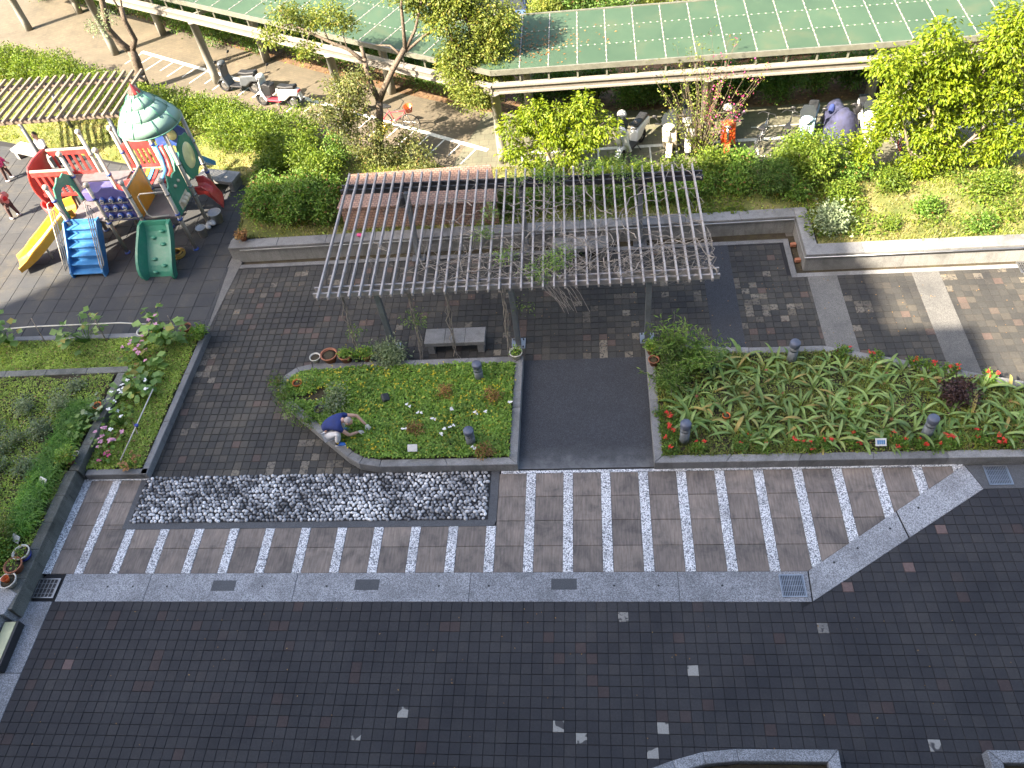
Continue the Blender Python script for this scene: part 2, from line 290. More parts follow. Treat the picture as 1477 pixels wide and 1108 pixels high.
# ------------------------------------------------------------------ mesh helpers
def rotz(a): c, s = math.cos(a), math.sin(a); return lambda x, y: (c*x-s*y, s*x+c*y)
class MB:
    def __init__(s): s.v = []; s.f = []; s.mi = []; s.sm = []
    def add(s, vs, fs, mi=0, smooth=False):
        o = len(s.v); s.v += [tuple(x) for x in vs]; s.f += [tuple(i+o for i in f) for f in fs]; s.mi += [mi]*len(fs); s.sm += [smooth]*len(fs); return s
    def box(s, c, d, rz=0, mi=0, rx=0, ry=0):
        m = Matrix.Translation(c) @ Matrix.Rotation(rz, 4, 'Z') @ Matrix.Rotation(ry, 4, 'Y') @ Matrix.Rotation(rx, 4, 'X')
        h = [x/2 for x in d]
        vs = [m @ Vector((x*h[0], y*h[1], z*h[2])) for z in (-1, 1) for x, y in ((-1, -1), (1, -1), (1, 1), (-1, 1))]
        return s.add(vs, [(3, 2, 1, 0), (4, 5, 6, 7), (0, 1, 5, 4), (1, 2, 6, 5), (2, 3, 7, 6), (3, 0, 4, 7)], mi)
    def bar(s, a, b, w, h, mi=0):
        """square bar from a to b, w wide (horizontal) and h high"""
        a = Vector(a); b = Vector(b); d = (b-a).normalized()
        up = Vector((0, 0, 1)) if abs(d.z) < .95 else Vector((0, 1, 0))
        x = d.cross(up).normalized()*w/2; y = x.cross(d).normalized()*h/2
        vs = [p+i*x+j*y for p in (a, b) for i, j in ((-1, -1), (1, -1), (1, 1), (-1, 1))]
        return s.add(vs, [(0, 1, 2, 3), (7, 6, 5, 4), (4, 5, 1, 0), (5, 6, 2, 1), (6, 7, 3, 2), (7, 4, 0, 3)], mi)
    def prism(s, poly, z0, z1, mi=0, ch=0):
        """vertical prism, optionally with a chamfered top edge"""
        n = len(poly)
        if sum(poly[i][0]*poly[(i+1) % n][1]-poly[(i+1) % n][0]*poly[i][1] for i in range(n)) < 0: poly = poly[::-1]
        if ch:
            ins = inset(poly, ch)
            vs = [(x, y, z0) for x, y in poly]+[(x, y, z1-ch) for x, y in poly]+[(x, y, z1) for x, y in ins]
            fs = [tuple(range(2*n, 3*n))]+[(i+k*n, (i+1) % n+k*n, (i+1) % n+(k+1)*n, i+(k+1)*n) for i in range(n) for k in (0, 1)]
        else:
            vs = [(x, y, z0) for x, y in poly]+[(x, y, z1) for x, y in poly]
            fs = [tuple(range(n, 2*n))]+[(i, (i+1) % n, (i+1) % n+n, i+n) for i in range(n)]
        return s.add(vs, fs, mi)
    def plate(s, poly, frame, t, mi=0):
        """flat plate of thickness t: 2-D outline poly placed by a 4x4 frame (x, y in plane, z thickness)"""
        n = len(poly)
        if sum(poly[i][0]*poly[(i+1) % n][1]-poly[(i+1) % n][0]*poly[i][1] for i in range(n)) < 0: poly = poly[::-1]
        vs = [frame @ Vector((x, y, -t/2)) for x, y in poly]+[frame @ Vector((x, y, t/2)) for x, y in poly]
        fs = [tuple(range(n, 2*n)), tuple(range(n-1, -1, -1))]+[(i, (i+1) % n, (i+1) % n+n, i+n) for i in range(n)]
        return s.add(vs, fs, mi)
    def tube(s, pts, r, n=8, mi=0, cap=True, smooth=True):
        pts = [Vector(p) for p in pts]; k = len(pts); rs = r if isinstance(r, (list, tuple)) else [r]*k
        vs = []; pu = None
        for i, p in enumerate(pts):
            d = (pts[min(i+1, k-1)]-pts[max(i-1, 0)]).normalized()
            if pu is None: pu = Vector((1, 0, 0)) if abs(d.x) < .8 else Vector((0, 1, 0))
            u = (pu-d*pu.dot(d)).normalized(); w = d.cross(u); pu = u
            vs += [p+rs[i]*(u*math.cos(2*math.pi*j/n)+w*math.sin(2*math.pi*j/n)) for j in range(n)]
        fs = [(i*n+j, i*n+(j+1) % n, (i+1)*n+(j+1) % n, (i+1)*n+j) for i in range(k-1) for j in range(n)]
        s.add(vs, fs, mi, smooth)
        if cap:
            o = len(s.v)-len(vs); s.f += [tuple(o+j for j in range(n-1, -1, -1)), tuple(o+(k-1)*n+j for j in range(n))]; s.mi += [mi]*2; s.sm += [False]*2
        return s
    def lathe(s, prof, c=(0, 0, 0), n=14, mi=0, smooth=True, m=None):
        vs = []; c = Vector(c)
        for r, z in prof:
            for j in range(n):
                p = Vector((r*math.cos(2*math.pi*j/n), r*math.sin(2*math.pi*j/n), z)); p = m @ p if m else p; vs.append(p+c)
        k = len(prof)
        fs = [(i*n+j, i*n+(j+1) % n, (i+1)*n+(j+1) % n, (i+1)*n+j) for i in range(k-1) for j in range(n)]
        s.add(vs, fs, mi, smooth); o = len(s.v)-len(vs)
        if prof[0][0] > 1e-4: s.f.append(tuple(o+j for j in range(n-1, -1, -1))); s.mi.append(mi); s.sm.append(False)
        if prof[-1][0] > 1e-4: s.f.append(tuple(o+(k-1)*n+j for j in range(n))); s.mi.append(mi); s.sm.append(False)
        return s
    def ball(s, c, r, n=10, k=6, mi=0, m=None):
        rx, ry, rz = r if isinstance(r, (tuple, list)) else (r, r, r)
        prof = [(math.sin(math.pi*i/k), -math.cos(math.pi*i/k)) for i in range(k+1)]
        q = Matrix.Diagonal((rx, ry, rz)).to_3x3()
        return s.lathe([(max(a, 1e-5), b) for a, b in prof], c, n, mi, True, (m @ q) if m else q)
    def torus(s, c, R_, r, m=None, n=20, k=6, mi=0):
        vs = []; c = Vector(c)
        for i in range(n):
            a = 2*math.pi*i/n
            for j in range(k):
                b = 2*math.pi*j/k; p = Vector(((R_+r*math.cos(b))*math.cos(a), (R_+r*math.cos(b))*math.sin(a), r*math.sin(b)))
                vs.append((m @ p if m else p)+c)
        return s.add(vs, [(i*k+j, ((i+1) % n)*k+j, ((i+1) % n)*k+(j+1) % k, i*k+(j+1) % k) for i in range(n) for j in range(k)], mi, True)
    def mesh(s, name, mats):
        me = bpy.data.meshes.new(name); me.from_pydata(s.v, [], s.f)
        for x in (mats if isinstance(mats, (list, tuple)) else [mats]): me.materials.append(x)
        me.polygons.foreach_set('material_index', s.mi); me.polygons.foreach_set('use_smooth', s.sm); me.update(); return me
    def build(s, name, mats, parent=None, bevel=0, seg=2, loc=None):
        o = bpy.data.objects.new(name, s.mesh(name, mats)); COL.objects.link(o)
        if parent is not None: o.parent = parent
        if loc is not None: o.location = loc
        if bevel:
            b = o.modifiers.new('bevel', 'BEVEL'); b.width = bevel; b.segments = seg; b.limit_method = 'ANGLE'; b.angle_limit = R(40); b.harden_normals = False
        return o
def inset(poly, d):
    n = len(poly); out = []
    if sum(poly[i][0]*poly[(i+1) % n][1]-poly[(i+1) % n][0]*poly[i][1] for i in range(n)) < 0: return inset(poly[::-1], d)[::-1]
    for i in range(n):
        a, b, c = Vector(poly[i-1]), Vector(poly[i]), Vector(poly[(i+1) % n])
        e1 = (b-a).normalized(); e2 = (c-b).normalized(); n1 = Vector((-e1.y, e1.x)); n2 = Vector((-e2.y, e2.x))
        k = 1+n1.dot(n2); q = b+(n1+n2)*(d/max(k, .25)); out.append((q.x, q.y))
    return out
def clip(poly, p, n):
    """keep the side where (q-p).n >= 0"""
    out = []
    for i in range(len(poly)):
        a, b = poly[i], poly[(i+1) % len(poly)]
        da = (a[0]-p[0])*n[0]+(a[1]-p[1])*n[1]; db = (b[0]-p[0])*n[0]+(b[1]-p[1])*n[1]
        if da >= 0: out.append(a)
        if (da > 0 and db < 0) or (da < 0 and db > 0):
            t = da/(da-db); out.append((a[0]+t*(b[0]-a[0]), a[1]+t*(b[1]-a[1])))
    return out
def area(p): return abs(sum(p[i][0]*p[(i+1) % len(p)][1]-p[(i+1) % len(p)][0]*p[i][1] for i in range(len(p))))/2 if len(p) > 2 else 0
def inpoly(x, y, poly):
    """vectorised point in polygon"""
    x = np.asarray(x); y = np.asarray(y); r = np.zeros(x.shape, bool); n = len(poly)
    for i in range(n):
        x1, y1 = poly[i]; x2, y2 = poly[(i+1) % n]
        c = ((y1 > y) != (y2 > y)) & (x < (x2-x1)*(y-y1)/((y2-y1) or 1e-12)+x1); r ^= c
    return r
def tag(o, label=None, cat=None, group=None, kind=None):
    if label: o['label'] = label
    if cat: o['category'] = cat
    if group: o['group'] = group
    if kind: o['kind'] = kind
    return o
def thing(name, label, cat, loc=(0, 0, 0), rz=0, group=None):
    o = bpy.data.objects.new(name, None); o.empty_display_size = .2; COL.objects.link(o); o.location = loc; o.rotation_euler = (0, 0, rz)
    return tag(o, label, cat, group)
def inst(name, me, parent=None, loc=(0, 0, 0), rz=0, rx=0, ry=0, sc=1):
    o = bpy.data.objects.new(name, me); COL.objects.link(o); o.location = loc; o.rotation_euler = (rx, ry, rz)
    o.scale = sc if isinstance(sc, (tuple, list)) else (sc,)*3
    if parent is not None: o.parent = parent
    return o
def copy_tree(o, parent=None):
    c = o.copy(); COL.objects.link(c)
    if parent is not None: c.parent = parent
    for ch in list(o.children): copy_tree(ch, c)
    return c
def in_frame(x, y, z=0, m=1.0):
    d = Vector((x, y, z))-CAMP; q = rot.transposed() @ d
    if q.z > -.1: return False
    return abs(q.x/-q.z) < .637*m and abs(q.y/-q.z) < .478*m

# ---- leaves: numpy-built meshes of many small leaf faces
def unit(a): return a/np.maximum(np.linalg.norm(a, axis=1, keepdims=True), 1e-9)
def leaf_mesh(name, P, size, mat, parent=None, up=.6, wid=.5, droop=0., dirs=None, kind=None, fold=.18, seed=0):
    """P (n,3) leaf bases; each leaf is a folded diamond of two faces"""
    g = np.random.default_rng(abs(int(seed))+len(P)); n = len(P)
    size = np.broadcast_to(np.asarray(size, float), (n,))*g.uniform(.65, 1.3, n)
    nrm = unit(g.normal(size=(n, 3))*(1-up)+np.array([0, 0, up]))
    d = g.normal(size=(n, 3)) if dirs is None else dirs+g.normal(size=(n, 3))*.45
    d = d-nrm*np.sum(d*nrm, 1, keepdims=True); d = unit(d); d = unit(d-np.array([0, 0, droop])); w = unit(np.cross(nrm, d)); nn = np.cross(d, w)
    L = size[:, None]; base = P; tip = P+d*L; mid = P+d*L*.5
    a = mid+w*L*wid*.5+nn*L*fold; b = mid-w*L*wid*.5+nn*L*fold
    V = np.stack([base, a, tip, b], 1).reshape(-1, 3)
    i = np.arange(n)[:, None]*4; F = np.concatenate([i+np.array([[0, 1, 2]]), i+np.array([[0, 2, 3]])], 1).reshape(-1)
    return raw_mesh(name, V, F, 3, mat, parent, kind)
def blade_mesh(name, P, length, width, mat, parent=None, lean=.5, kind=None, seed=1, dirs=None):
    """grass blades: two-segment bent strips"""
    g = np.random.default_rng(abs(int(seed))+len(P)); n = len(P)
    L = (np.broadcast_to(np.asarray(length, float), (n,))*g.uniform(.6, 1.35, n))[:, None]
    a = g.uniform(0, 2*np.pi, n); h = np.stack([np.cos(a), np.sin(a), np.zeros(n)], 1)
    if dirs is not None: h = unit(h*.6+dirs)
    w = np.stack([-h[:, 1], h[:, 0], np.zeros(n)], 1)*width/2; ln = g.uniform(.2, 1, n)[:, None]*lean
    mid = P+L*(h*ln*.4+np.array([0, 0, .6])); tip = P+L*(h*ln*1.1+np.array([0, 0, .85])*(1-ln*.45))
    V = np.stack([P-w, P+w, mid+w*.8, mid-w*.8, tip], 1).reshape(-1, 3)
    i = np.arange(n)[:, None]*5; F = np.concatenate([i+np.array([[0, 1, 2]]), i+np.array([[0, 2, 3]]), i+np.array([[3, 2, 4]])], 1).reshape(-1)
    return raw_mesh(name, V, F, 3, mat, parent, kind)
def raw_mesh(name, V, F, k, mat, parent=None, kind=None):
    me = bpy.data.meshes.new(name); nf = len(F)//k
    me.vertices.add(len(V)); me.vertices.foreach_set('co', np.asarray(V, np.float32).ravel())
    me.loops.add(len(F)); me.loops.foreach_set('vertex_index', np.asarray(F, np.int32))
    me.polygons.add(nf); me.polygons.foreach_set('loop_start', np.arange(0, len(F), k, dtype=np.int32))
    me.update(calc_edges=True); me.materials.append(mat)
    o = bpy.data.objects.new(name, me); COL.objects.link(o)
    if parent is not None: o.parent = parent
    if kind: o['kind'] = kind
    return o
DENS = 2.6
def cloud(blobs, per, clump=.14, nclump=None, shell=.55, seed=3):
    """leaf positions: blobs (x,y,z,r[,flat]) -> clumps near the surface -> leaves"""
    g = np.random.default_rng(abs(int(seed))); out = []; outd = []
    for bl in blobs:
        c = np.array(bl[:3]); r = bl[3]; fl = bl[4] if len(bl) > 4 else .85
        nc = max(4, int(per*r*r*DENS))
        q = unit(g.normal(size=(nc, 3))); rad = r*(shell+(1-shell)*g.random(nc)**.7)*(g.uniform(.75, 1.2, nc))
        cc = c+q*rad[:, None]*np.array([1, 1, fl])
        k = g.integers(7, 15, nc)
        for p, qq, kk in zip(cc, q, k):
            out.append(p+g.normal(size=(kk, 3))*clump*np.array([1, 1, .7])); outd.append(np.repeat(qq[None], kk, 0))
    return np.concatenate(out), np.concatenate(outd)
def sample_poly(poly, n, g=rng):
    xs = [p[0] for p in poly]; ys = [p[1] for p in poly]; out = np.zeros((0, 2))
    while len(out) < n:
        q = np.stack([g.uniform(min(xs), max(xs), n), g.uniform(min(ys), max(ys), n)], 1); out = np.concatenate([out, q[inpoly(q[:, 0], q[:, 1], poly)]])
    return out[:n]
def vnoise(x, y, s, seed=0):
    """cheap smooth value noise for scatter density"""
    g = np.random.default_rng(seed); T = g.random((64, 64)); u = x*s; v = y*s
    i = np.floor(u).astype(int); j = np.floor(v).astype(int); fu = u-i; fv = v-j; fu = fu*fu*(3-2*fu); fv = fv*fv*(3-2*fv)
    t = lambda a, b: T[a % 64, b % 64]
    return (t(i, j)*(1-fu)+t(i+1, j)*fu)*(1-fv)+(t(i, j+1)*(1-fu)+t(i+1, j+1)*fu)*fv

# ================================================================== THE SETTING
def sheet(name, poly, z, mat, parent=None, kind='structure', z0=None):
    b = MB()
    if z0 is None: b.add([(x, y, z) for x, y in poly], [tuple(range(len(poly)))])
    else: b.prism(poly, z0, z)
    o = b.build(name, mat, parent)
    if kind and parent is None: o['kind'] = kind
    return o
sheet('ground', [(-550, -550), (550, -550), (550, 550), (-550, 550)], -.12, M['road'])

# ---- pavers: full ones near the camera are single pieces, cut and far ones one joined part
def paver_mesh(nm, mat, s=.194, ch=.006, z=0.):
    b = MB(); h = s/2; b.prism([(-h, -h), (h, -h), (h, h), (-h, h)], -.03+z, z, 0, ch); return b.mesh(nm, mat)
def lay_pavers(owner, cells, polyclip, mat, singles, special=()):
    """cells: (x0,y0) lower-left corners of a 0.2 m grid; polyclip clips a cell to the paved outline"""
    full, cut = [], []
    for x, y in cells:
        q = [(x+.003, y+.003), (x+.197, y+.003), (x+.197, y+.197), (x+.003, y+.197)]
        p = polyclip(q)
        if not p or area(p) < .002: continue
        (full if area(p) > .0375 else cut).append((x, y, p))
    inview = [c for c in full if in_frame(c[0]+.1, c[1]+.1, 0, .99)]
    inview.sort(key=lambda c: (Vector((c[0], c[1], 0))-CAMP).length)
    pick = set((round(c[0], 3), round(c[1], 3)) for c in inview[:singles-len(special)])
    sp = {}
    for sx, sy, m in special:
        k = min(full, key=lambda c: (c[0]+.1-sx)**2+(c[1]+.1-sy)**2); sp[(round(k[0], 3), round(k[1], 3))] = m
    me = paver_mesh('paver', mat)
    mes = {m: paver_mesh('paver', M[m]) for _, _, m in special}
    b = MB()
    for x, y, p in full+cut:
        k = (round(x, 3), round(y, 3)); dz = rnd.gauss(0, .0012)
        if k in sp: inst('paver', mes[sp[k]], owner, (x+.1, y+.1, dz))
        elif k in pick: inst('paver', me, owner, (x+.1, y+.1, dz), 0, rnd.gauss(0, .004), rnd.gauss(0, .004))
        else: b.prism(p, -.03, dz, 0, .006)
    o = b.build('pavers', mat, owner); o['kind'] = 'stuff'
plaza = MB().prism([(-9, -7.3), (16, -7.3), (16, 2.4), (9.95, 2.4), (6.2, 0), (-9, 0)], -.1, -.014).build('plaza', M['mortar']); plaza['kind'] = 'structure'
dn = Vector((2.4, -3.75)).normalized()
def clip_plaza(q):
    cx = sum(p[0] for p in q)/len(q); cy = sum(p[1] for p in q)/len(q)
    if cy > 0 or cx > 6:
        if cy > 2.4 or cx < 6: return []
        q = clip(q, (6.2, 0), dn)
    return q
cells = [(-9+.2*i, -.2*(j+1)) for i in range(125) for j in range(-12, 34)]
sp = [(-2.05, -2.46, 'chip'), (-1.3, -2.05, 'chip'), (1.6, -2.33, 'chip'), (2.0, -2.55, 'chip'), (3.1, -2.8, 'chip'), (3.37, -2.35, 'chip'), (3.95, -1.35, 'chip'),
      (7.65, -2.55, 'chip'), (-8.05, -1.35, 'pinktile'), (8.1, .75, 'pinktile'), (8.9, 1.5, 'pinktile'), (7.0, .3, 'pinktile')]
lay_pavers(plaza, cells, clip_plaza, M['plaza'], 300, sp)

# ---- courtyard between the beds and the long wall
ylim = [(-7.92, 3.0), (16, 3.0), (16, 8.72), (7.3, 8.72), (7.3, 10.2), (-7.92, 10.2)]
court = MB().prism(ylim, -.1, -.014).build('courtyard', M['mortar']); court['kind'] = 'structure'
OUT_A = [(.57, 3.03), (.58, 6.14), (-4.64, 6.12), (-5.03, 6.02), (-5.27, 5.78), (-5.36, 5.5), (-5.28, 5.2), (-5.1, 4.9), (-4.03, 3.96), (-3.26, 3.31), (-2.95, 3.12), (-2.47, 3.03)]
OUT_B = [(3.49, 3.0), (3.49, 6.42), (3.9, 6.36), (5.85, 6.18), (7.53, 6.16), (11.47, 4.94), (14.6, 3.95), (15.3, 3.4), (15.3, 2.98)]
inA = inset(OUT_A[::-1], .1); inB = inset(OUT_B[::-1], .1)
bands = [(5.12, 5.86, 6.2, 10.06), (7.68, 8.40, 6.1, 8.86), (10.19, 10.84, 5.3, 8.86), (12.75, 13.4, 4.4, 8.86)]
def clip_court(q):
    x = sum(p[0] for p in q)/len(q); y = sum(p[1] for p in q)/len(q)
    if x < -7.9 or y > 10.05 or (x > 7.3 and y > 8.72): return []
    if .55 < x < 3.5 and y < 6.2: return []
    if y < 3.0: return []
    if inpoly(x, y, inA) or inpoly(x, y, inB): return []
    if any(a+.1 < x < b_-.1 and c < y < d-.05 for a, b_, c, d in bands): return []
    return q
cells = [(-8+.2*i, 3.0+.2*j) for i in range(118) for j in range(36)]
lay_pavers(court, cells, clip_court, M['court'], 300)
for a, b_, c, d in bands: (None, MB().prism([(a, c), (b_, c), (b_, d), (a, d)], -.03, .005, 0, .004).build('concrete_band', M['pad'] if a < 6 else M['concrete'], court))
# light edging and dark gutter along the wall foot
for poly in ([(-7.75, 10.05), (7.3, 10.06), (7.3, 10.2), (-7.75, 10.19)], [(7.3, 8.72), (7.44, 8.72), (7.44, 10.2), (7.3, 10.2)], [(7.44, 8.72), (16, 8.72), (16, 8.86), (7.44, 8.86)]):
    MB().prism(poly, -.1, .006, 0, .004).build('edging_strip', M['curbstone'], court)
for poly in ([(-7.75, 10.19), (7.44, 10.2), (7.44, 10.55), (-7.75, 10.42)], [(7.44, 8.86), (7.66, 8.86), (7.66, 10.4), (7.44, 10.4)], [(7.66, 8.86), (16, 8.86), (16, 9.05), (7.66, 9.05)]):
    sheet('gutter_bed', poly, -.09, M['soil'], court)
for x, y in ((7.54, 9.95), (7.55, 9.35)): tag(MB().box((x, y, .0), (.14, .1, .09), .1).build('brick', M['terracotta'], None, .006), 'orange brick lying in the dark gutter by the wall corner, %s of the two' % ('farther' if y > 9.6 else 'nearer'), 'brick', 'bricks in the gutter')
# left edge of the courtyard: pale concrete band
MB().prism([(-8.27, 7.45), (-7.92, 7.45), (-7.68, 10.3), (-8.05, 10.6)], -.05, .012, 0, .006).build('concrete_band', M['concrete'], court)
ramp_o = sheet('ramp', [(.57, 3.06), (3.5, 3.06), (3.5, 6.2), (.57, 6.2)], .006, M['pad'], z0=-.1)

# ---- washed granite kerb between plaza and striped walk
kerb = MB().prism([(-9.69, -7.3), (-9.0, -7.3), (-9.0, 0), (6.2, 0), (9.95, 2.4), (16, 2.4), (16, 2.97), (9.75, 2.97), (6.23, .62), (-9.4, .62)], -.1, -.01).build('kerb_strip', M['mortar']); kerb['kind'] = 'structure'
xs = [-8.95, -7.02, -3.86, -.28, 3.78, 6.2]
for i in range(5):
    a, b_ = xs[i]+.004, xs[i+1]-.004; top = b_ if i < 4 else 6.225
    MB().prism([(a, 0), (b_, 0), (top, .62), (a, .62)], -.06, .008, 0, .006).build('kerb_slab', M['kerb'], kerb)
dv = Vector((3.75, 2.4)); 
for t0, t1 in ((.006, .545), (.553, 1)):
    MB().prism([(6.2+dv.x*t0, dv.y*t0), (6.2+dv.x*t1, dv.y*t1), (6.23+3.52*t1, .62+2.35*t1), (6.23+3.52*t0, .62+2.35*t0)], -.06, .008, 0, .006).build('kerb_slab', M['kerb'], kerb)
MB().prism([(9.96, 2.4), (11.2, 2.4), (11.2, 2.97), (9.76, 2.97)], -.06, .008, 0, .006).build('kerb_slab', M['dark_border'], kerb)
MB().prism([(11.21, 2.4), (16, 2.4), (16, 2.97), (11.21, 2.97)], -.06, .008, 0, .006).build('kerb_slab', M['kerb'], kerb)
for y0, y1 in ((-1.48, 0), (-3.6, -1.49), (-7.3, -3.61)): MB().prism([(-9.69, y0), (-9.0, y0), (-9.0, y1), (-9.69, y1)], -.06, .006, 0, .005).build('kerb_slab', M['kerb'], kerb)
for x, y in ((-7.9, .33), (-7.35, .33), (-6.6, .33), (-.9, .33), (.1, .33), (2.55, .33), (3.4, .33), (-4.55, .33), (-3.2, .33), (4.6, .33), (6.75, .8), (7.25, 1.1), (7.95, 1.52), (8.6, 1.98)):
    MB().lathe([(.02, 0), (.024, .0025), (.018, .003)], (x, y, .0085), 8).build('drain_hole', M['black'], kerb)
for x, y in ((-5.38, .345), (-2.37, .36), (1.58, .365)): MB().box((x, y, .0085), (.5, .23, .006)).build('cover_plate', M['dark_border'], kerb, .03)

# ---- striped walk: brown slabs between white pebble strips
walk = MB().prism([(-9.55, .62), (6.23, .62), (9.75, 2.97), (9.75, 3.02), (-9.55, 3.02)], -.1, -.014).build('striped_walk', M['mortar']); walk['kind'] = 'structure'
wn = Vector((-2.35, 3.52)).normalized()
strips = [-9.42]+[-8.685+.7954*k for k in range(24)]
BED = (-8.1, .16, 1.67)
def walk_piece(q, nm, mat, z, ch):
    q = clip(q, (6.24, .63), wn)
    if area(q) < .004: return
    x = sum(p[0] for p in q)/len(q)
    MB().prism(q, -.05, z, 0, ch).build(nm, mat, walk)
for i, x in enumerate(strips):
    w = .1; lo, hi = .625, 2.945
    if BED[0]+.05 < x < BED[1]: hi = BED[2]
    walk_piece([(x-w, lo), (x+w, lo), (x+w, hi), (x-w, hi)], 'pebble_strip', M['pebble_strip'], .006, .006)
    x2 = strips[i+1]-.1 if i+1 < len(strips) else 10.0
    for j in range(4):
        a, b_ = x+.104, x2-.004; y0 = .625+j*.582; y1 = y0+.576
        if a < BED[1] and b_ > BED[0]:
            if y0 >= BED[2]-.05:
                if a < BED[0]-.1: b_ = BED[0]
                elif b_ > BED[1]+.1: a = BED[1]
                else: continue
            elif y1 > BED[2]:
                if a < BED[0]-.1: walk_piece([(a, BED[2]+.004), (BED[0]-.004, BED[2]+.004), (BED[0]-.004, y1), (a, y1)], 'paving_slab', M['slab'], 0, .007)
                if b_ > BED[1]+.1: walk_piece([(BED[1]+.004, BED[2]+.004), (b_, BED[2]+.004), (b_, y1), (BED[1]+.004, y1)], 'paving_slab', M['slab'], 0, .007)
                y1 = BED[2]
        walk_piece([(a, y0), (b_, y0), (b_, y1), (a, y1)], 'paving_slab', M['slab'], rnd.uniform(-.002, .003), .007)
MB().prism([(.2, 2.95), (9.7, 2.95), (9.75, 3.0), (.2, 3.02)], -.05, .008).build('pebble_line', M['pebble_strip'], walk)
MB().prism([(-9.5, 2.95), (-7.95, 2.95), (-7.95, 3.0), (-9.5, 3.0)], -.05, .008).build('pebble_line', M['pebble_strip'], walk)

# ---- river-pebble bed
pbed = MB().prism([(-8.1, 1.67), (-7.98, 1.55+.12), (.0, 1.67), (.12, 1.7), (.16, 1.8), (.16, 3.02), (-8.1, 3.02)], -.1, .004).build('pebble_bed', M['dark_border']); pbed['kind'] = 'structure'
sheet('mortar_bed', [(-7.97, 1.82), (-.02, 1.82), (-.02, 3.02), (-7.97, 3.02)], .009, M['mortar'], pbed)
def pebble(b, x, y, a, r1, r2, h):
    n = 8; c, s_ = math.cos(a), math.sin(a); vs = []
    for rr, z in ((1, 0), (.86, h*.6), (.5, h*.95)):
        for k in range(n):
            u = r1*rr*math.cos(2*math.pi*k/n); v = r2*rr*math.sin(2*math.pi*k/n); vs.append((x+c*u-s_*v, y+s_*u+c*v, .008+z))
    fs = [(i*n+k, i*n+(k+1) % n, (i+1)*n+(k+1) % n, (i+1)*n+k) for i in (0, 1) for k in range(n)]+[tuple(range(2*n, 3*n))]
    b.add(vs, fs, 0, True)
pts = []; d = .092
for j in range(int(1.2/(d*.87))+1):
    for i in range(int(7.95/d)+1):
        x = -7.94+(i+.5*(j % 2))*d+rnd.gauss(0, .013); y = 1.86+j*d*.87+rnd.gauss(0, .012)
        if x < -.05 and y < 3.02 and not inpoly(x, y, OUT_A): pts.append((x, y))
pts.sort(key=lambda q: (Vector((q[0], q[1], 0))-CAMP).length)
pm = []
for k in range(6):
    b = MB(); pebble(b, 0, 0, 0, .05*rnd.uniform(.85, 1.15), .037*rnd.uniform(.9, 1.15), .036); pm.append(b.mesh('pebble', M['pebble']))
b = MB()
for k, (x, y) in enumerate(pts):
    if k < 300: inst('pebble', pm[k % 6], pbed, (x, y, 0), rnd.uniform(0, 6.3), 0, 0, rnd.uniform(.75, 1.15))
    else: pebble(b, x, y, rnd.uniform(0, 6.3), rnd.uniform(.037, .055), rnd.uniform(.03, .042), .034)
o = b.build('pebbles', M['pebble'], pbed); o['kind'] = 'stuff'

# ---- drain grates
def grate(x, y, w, d_, label, n):
    t = thing('drain_grate', label, 'drain grate', (x, y, .006), 0, 'steel drain grates')
    f = MB()
    for sx in (-1, 1): f.box((sx*(w/2-.012), 0, .008), (.024, d_, .018))
    for sy in (-1, 1): f.box((0, sy*(d_/2-.012), .008), (w-.05, .024, .018))
    f.build('frame', M['steel'], t); MB().box((0, 0, .001), (w-.03, d_-.03, .004)).build('pit', M['black'], t)
    bm_ = MB().box((0, 0, 0), (.012, d_-.05, .016)).mesh('bar', M['steel'])
    for k in range(n): inst('bar', bm_, t, (-w/2+.04+k*(w-.08)/(n-1), 0, .010))
    c = MB()
    for k in range(3): c.box((0, -d_/4+k*d_/4, .0055), (w-.05, .008, .005))
    c.build('cross_bar', M['steel'], t)
grate(-9.3, .29, .58, .44, 'steel drain grate by the left garden wall below the striped walk', 7)
grate(5.9, .32, .46, .46, 'steel drain grate at the bend where the pale kerb turns diagonal', 13)
grate(10.32, 2.71, .46, .46, 'steel drain grate at the upper end of the diagonal kerb', 13)
grate(12.95, 8.72, .5, .4, 'sunlit drain grate at the foot of the granite wall on the right', 10)

# ---- rubber play floor
play_poly = [(-22, 7.4), (-7.95, 7.4), (-8.05, 10.7), (-8.5, 13.95), (-9.6, 14.3), (-15.5, 16.4), (-22, 18.6)]
floor = MB().prism(play_poly, -.1, .004).build('play_floor', M['mortar']); floor['kind'] = 'structure'
for i in range(27):
    for j in range(22):
        x, y = -21.6+.52*i, 7.5+.52*j; q = [(x+.004, y+.004), (x+.516, y+.004), (x+.516, y+.516), (x+.004, y+.516)]
        for k in range(2, 6):
            a, b_ = play_poly[k-1], play_poly[k]; e = Vector((b_[0]-a[0], b_[1]-a[1])); q = clip(q, a, (-e.y, e.x))
        if area(q) > .02 and in_frame(x, y, 0, 1.04): MB().prism(q, -.02, .02+rnd.gauss(0, .0015), 0, .006).build('rubber_tile', M['rubber'], floor)

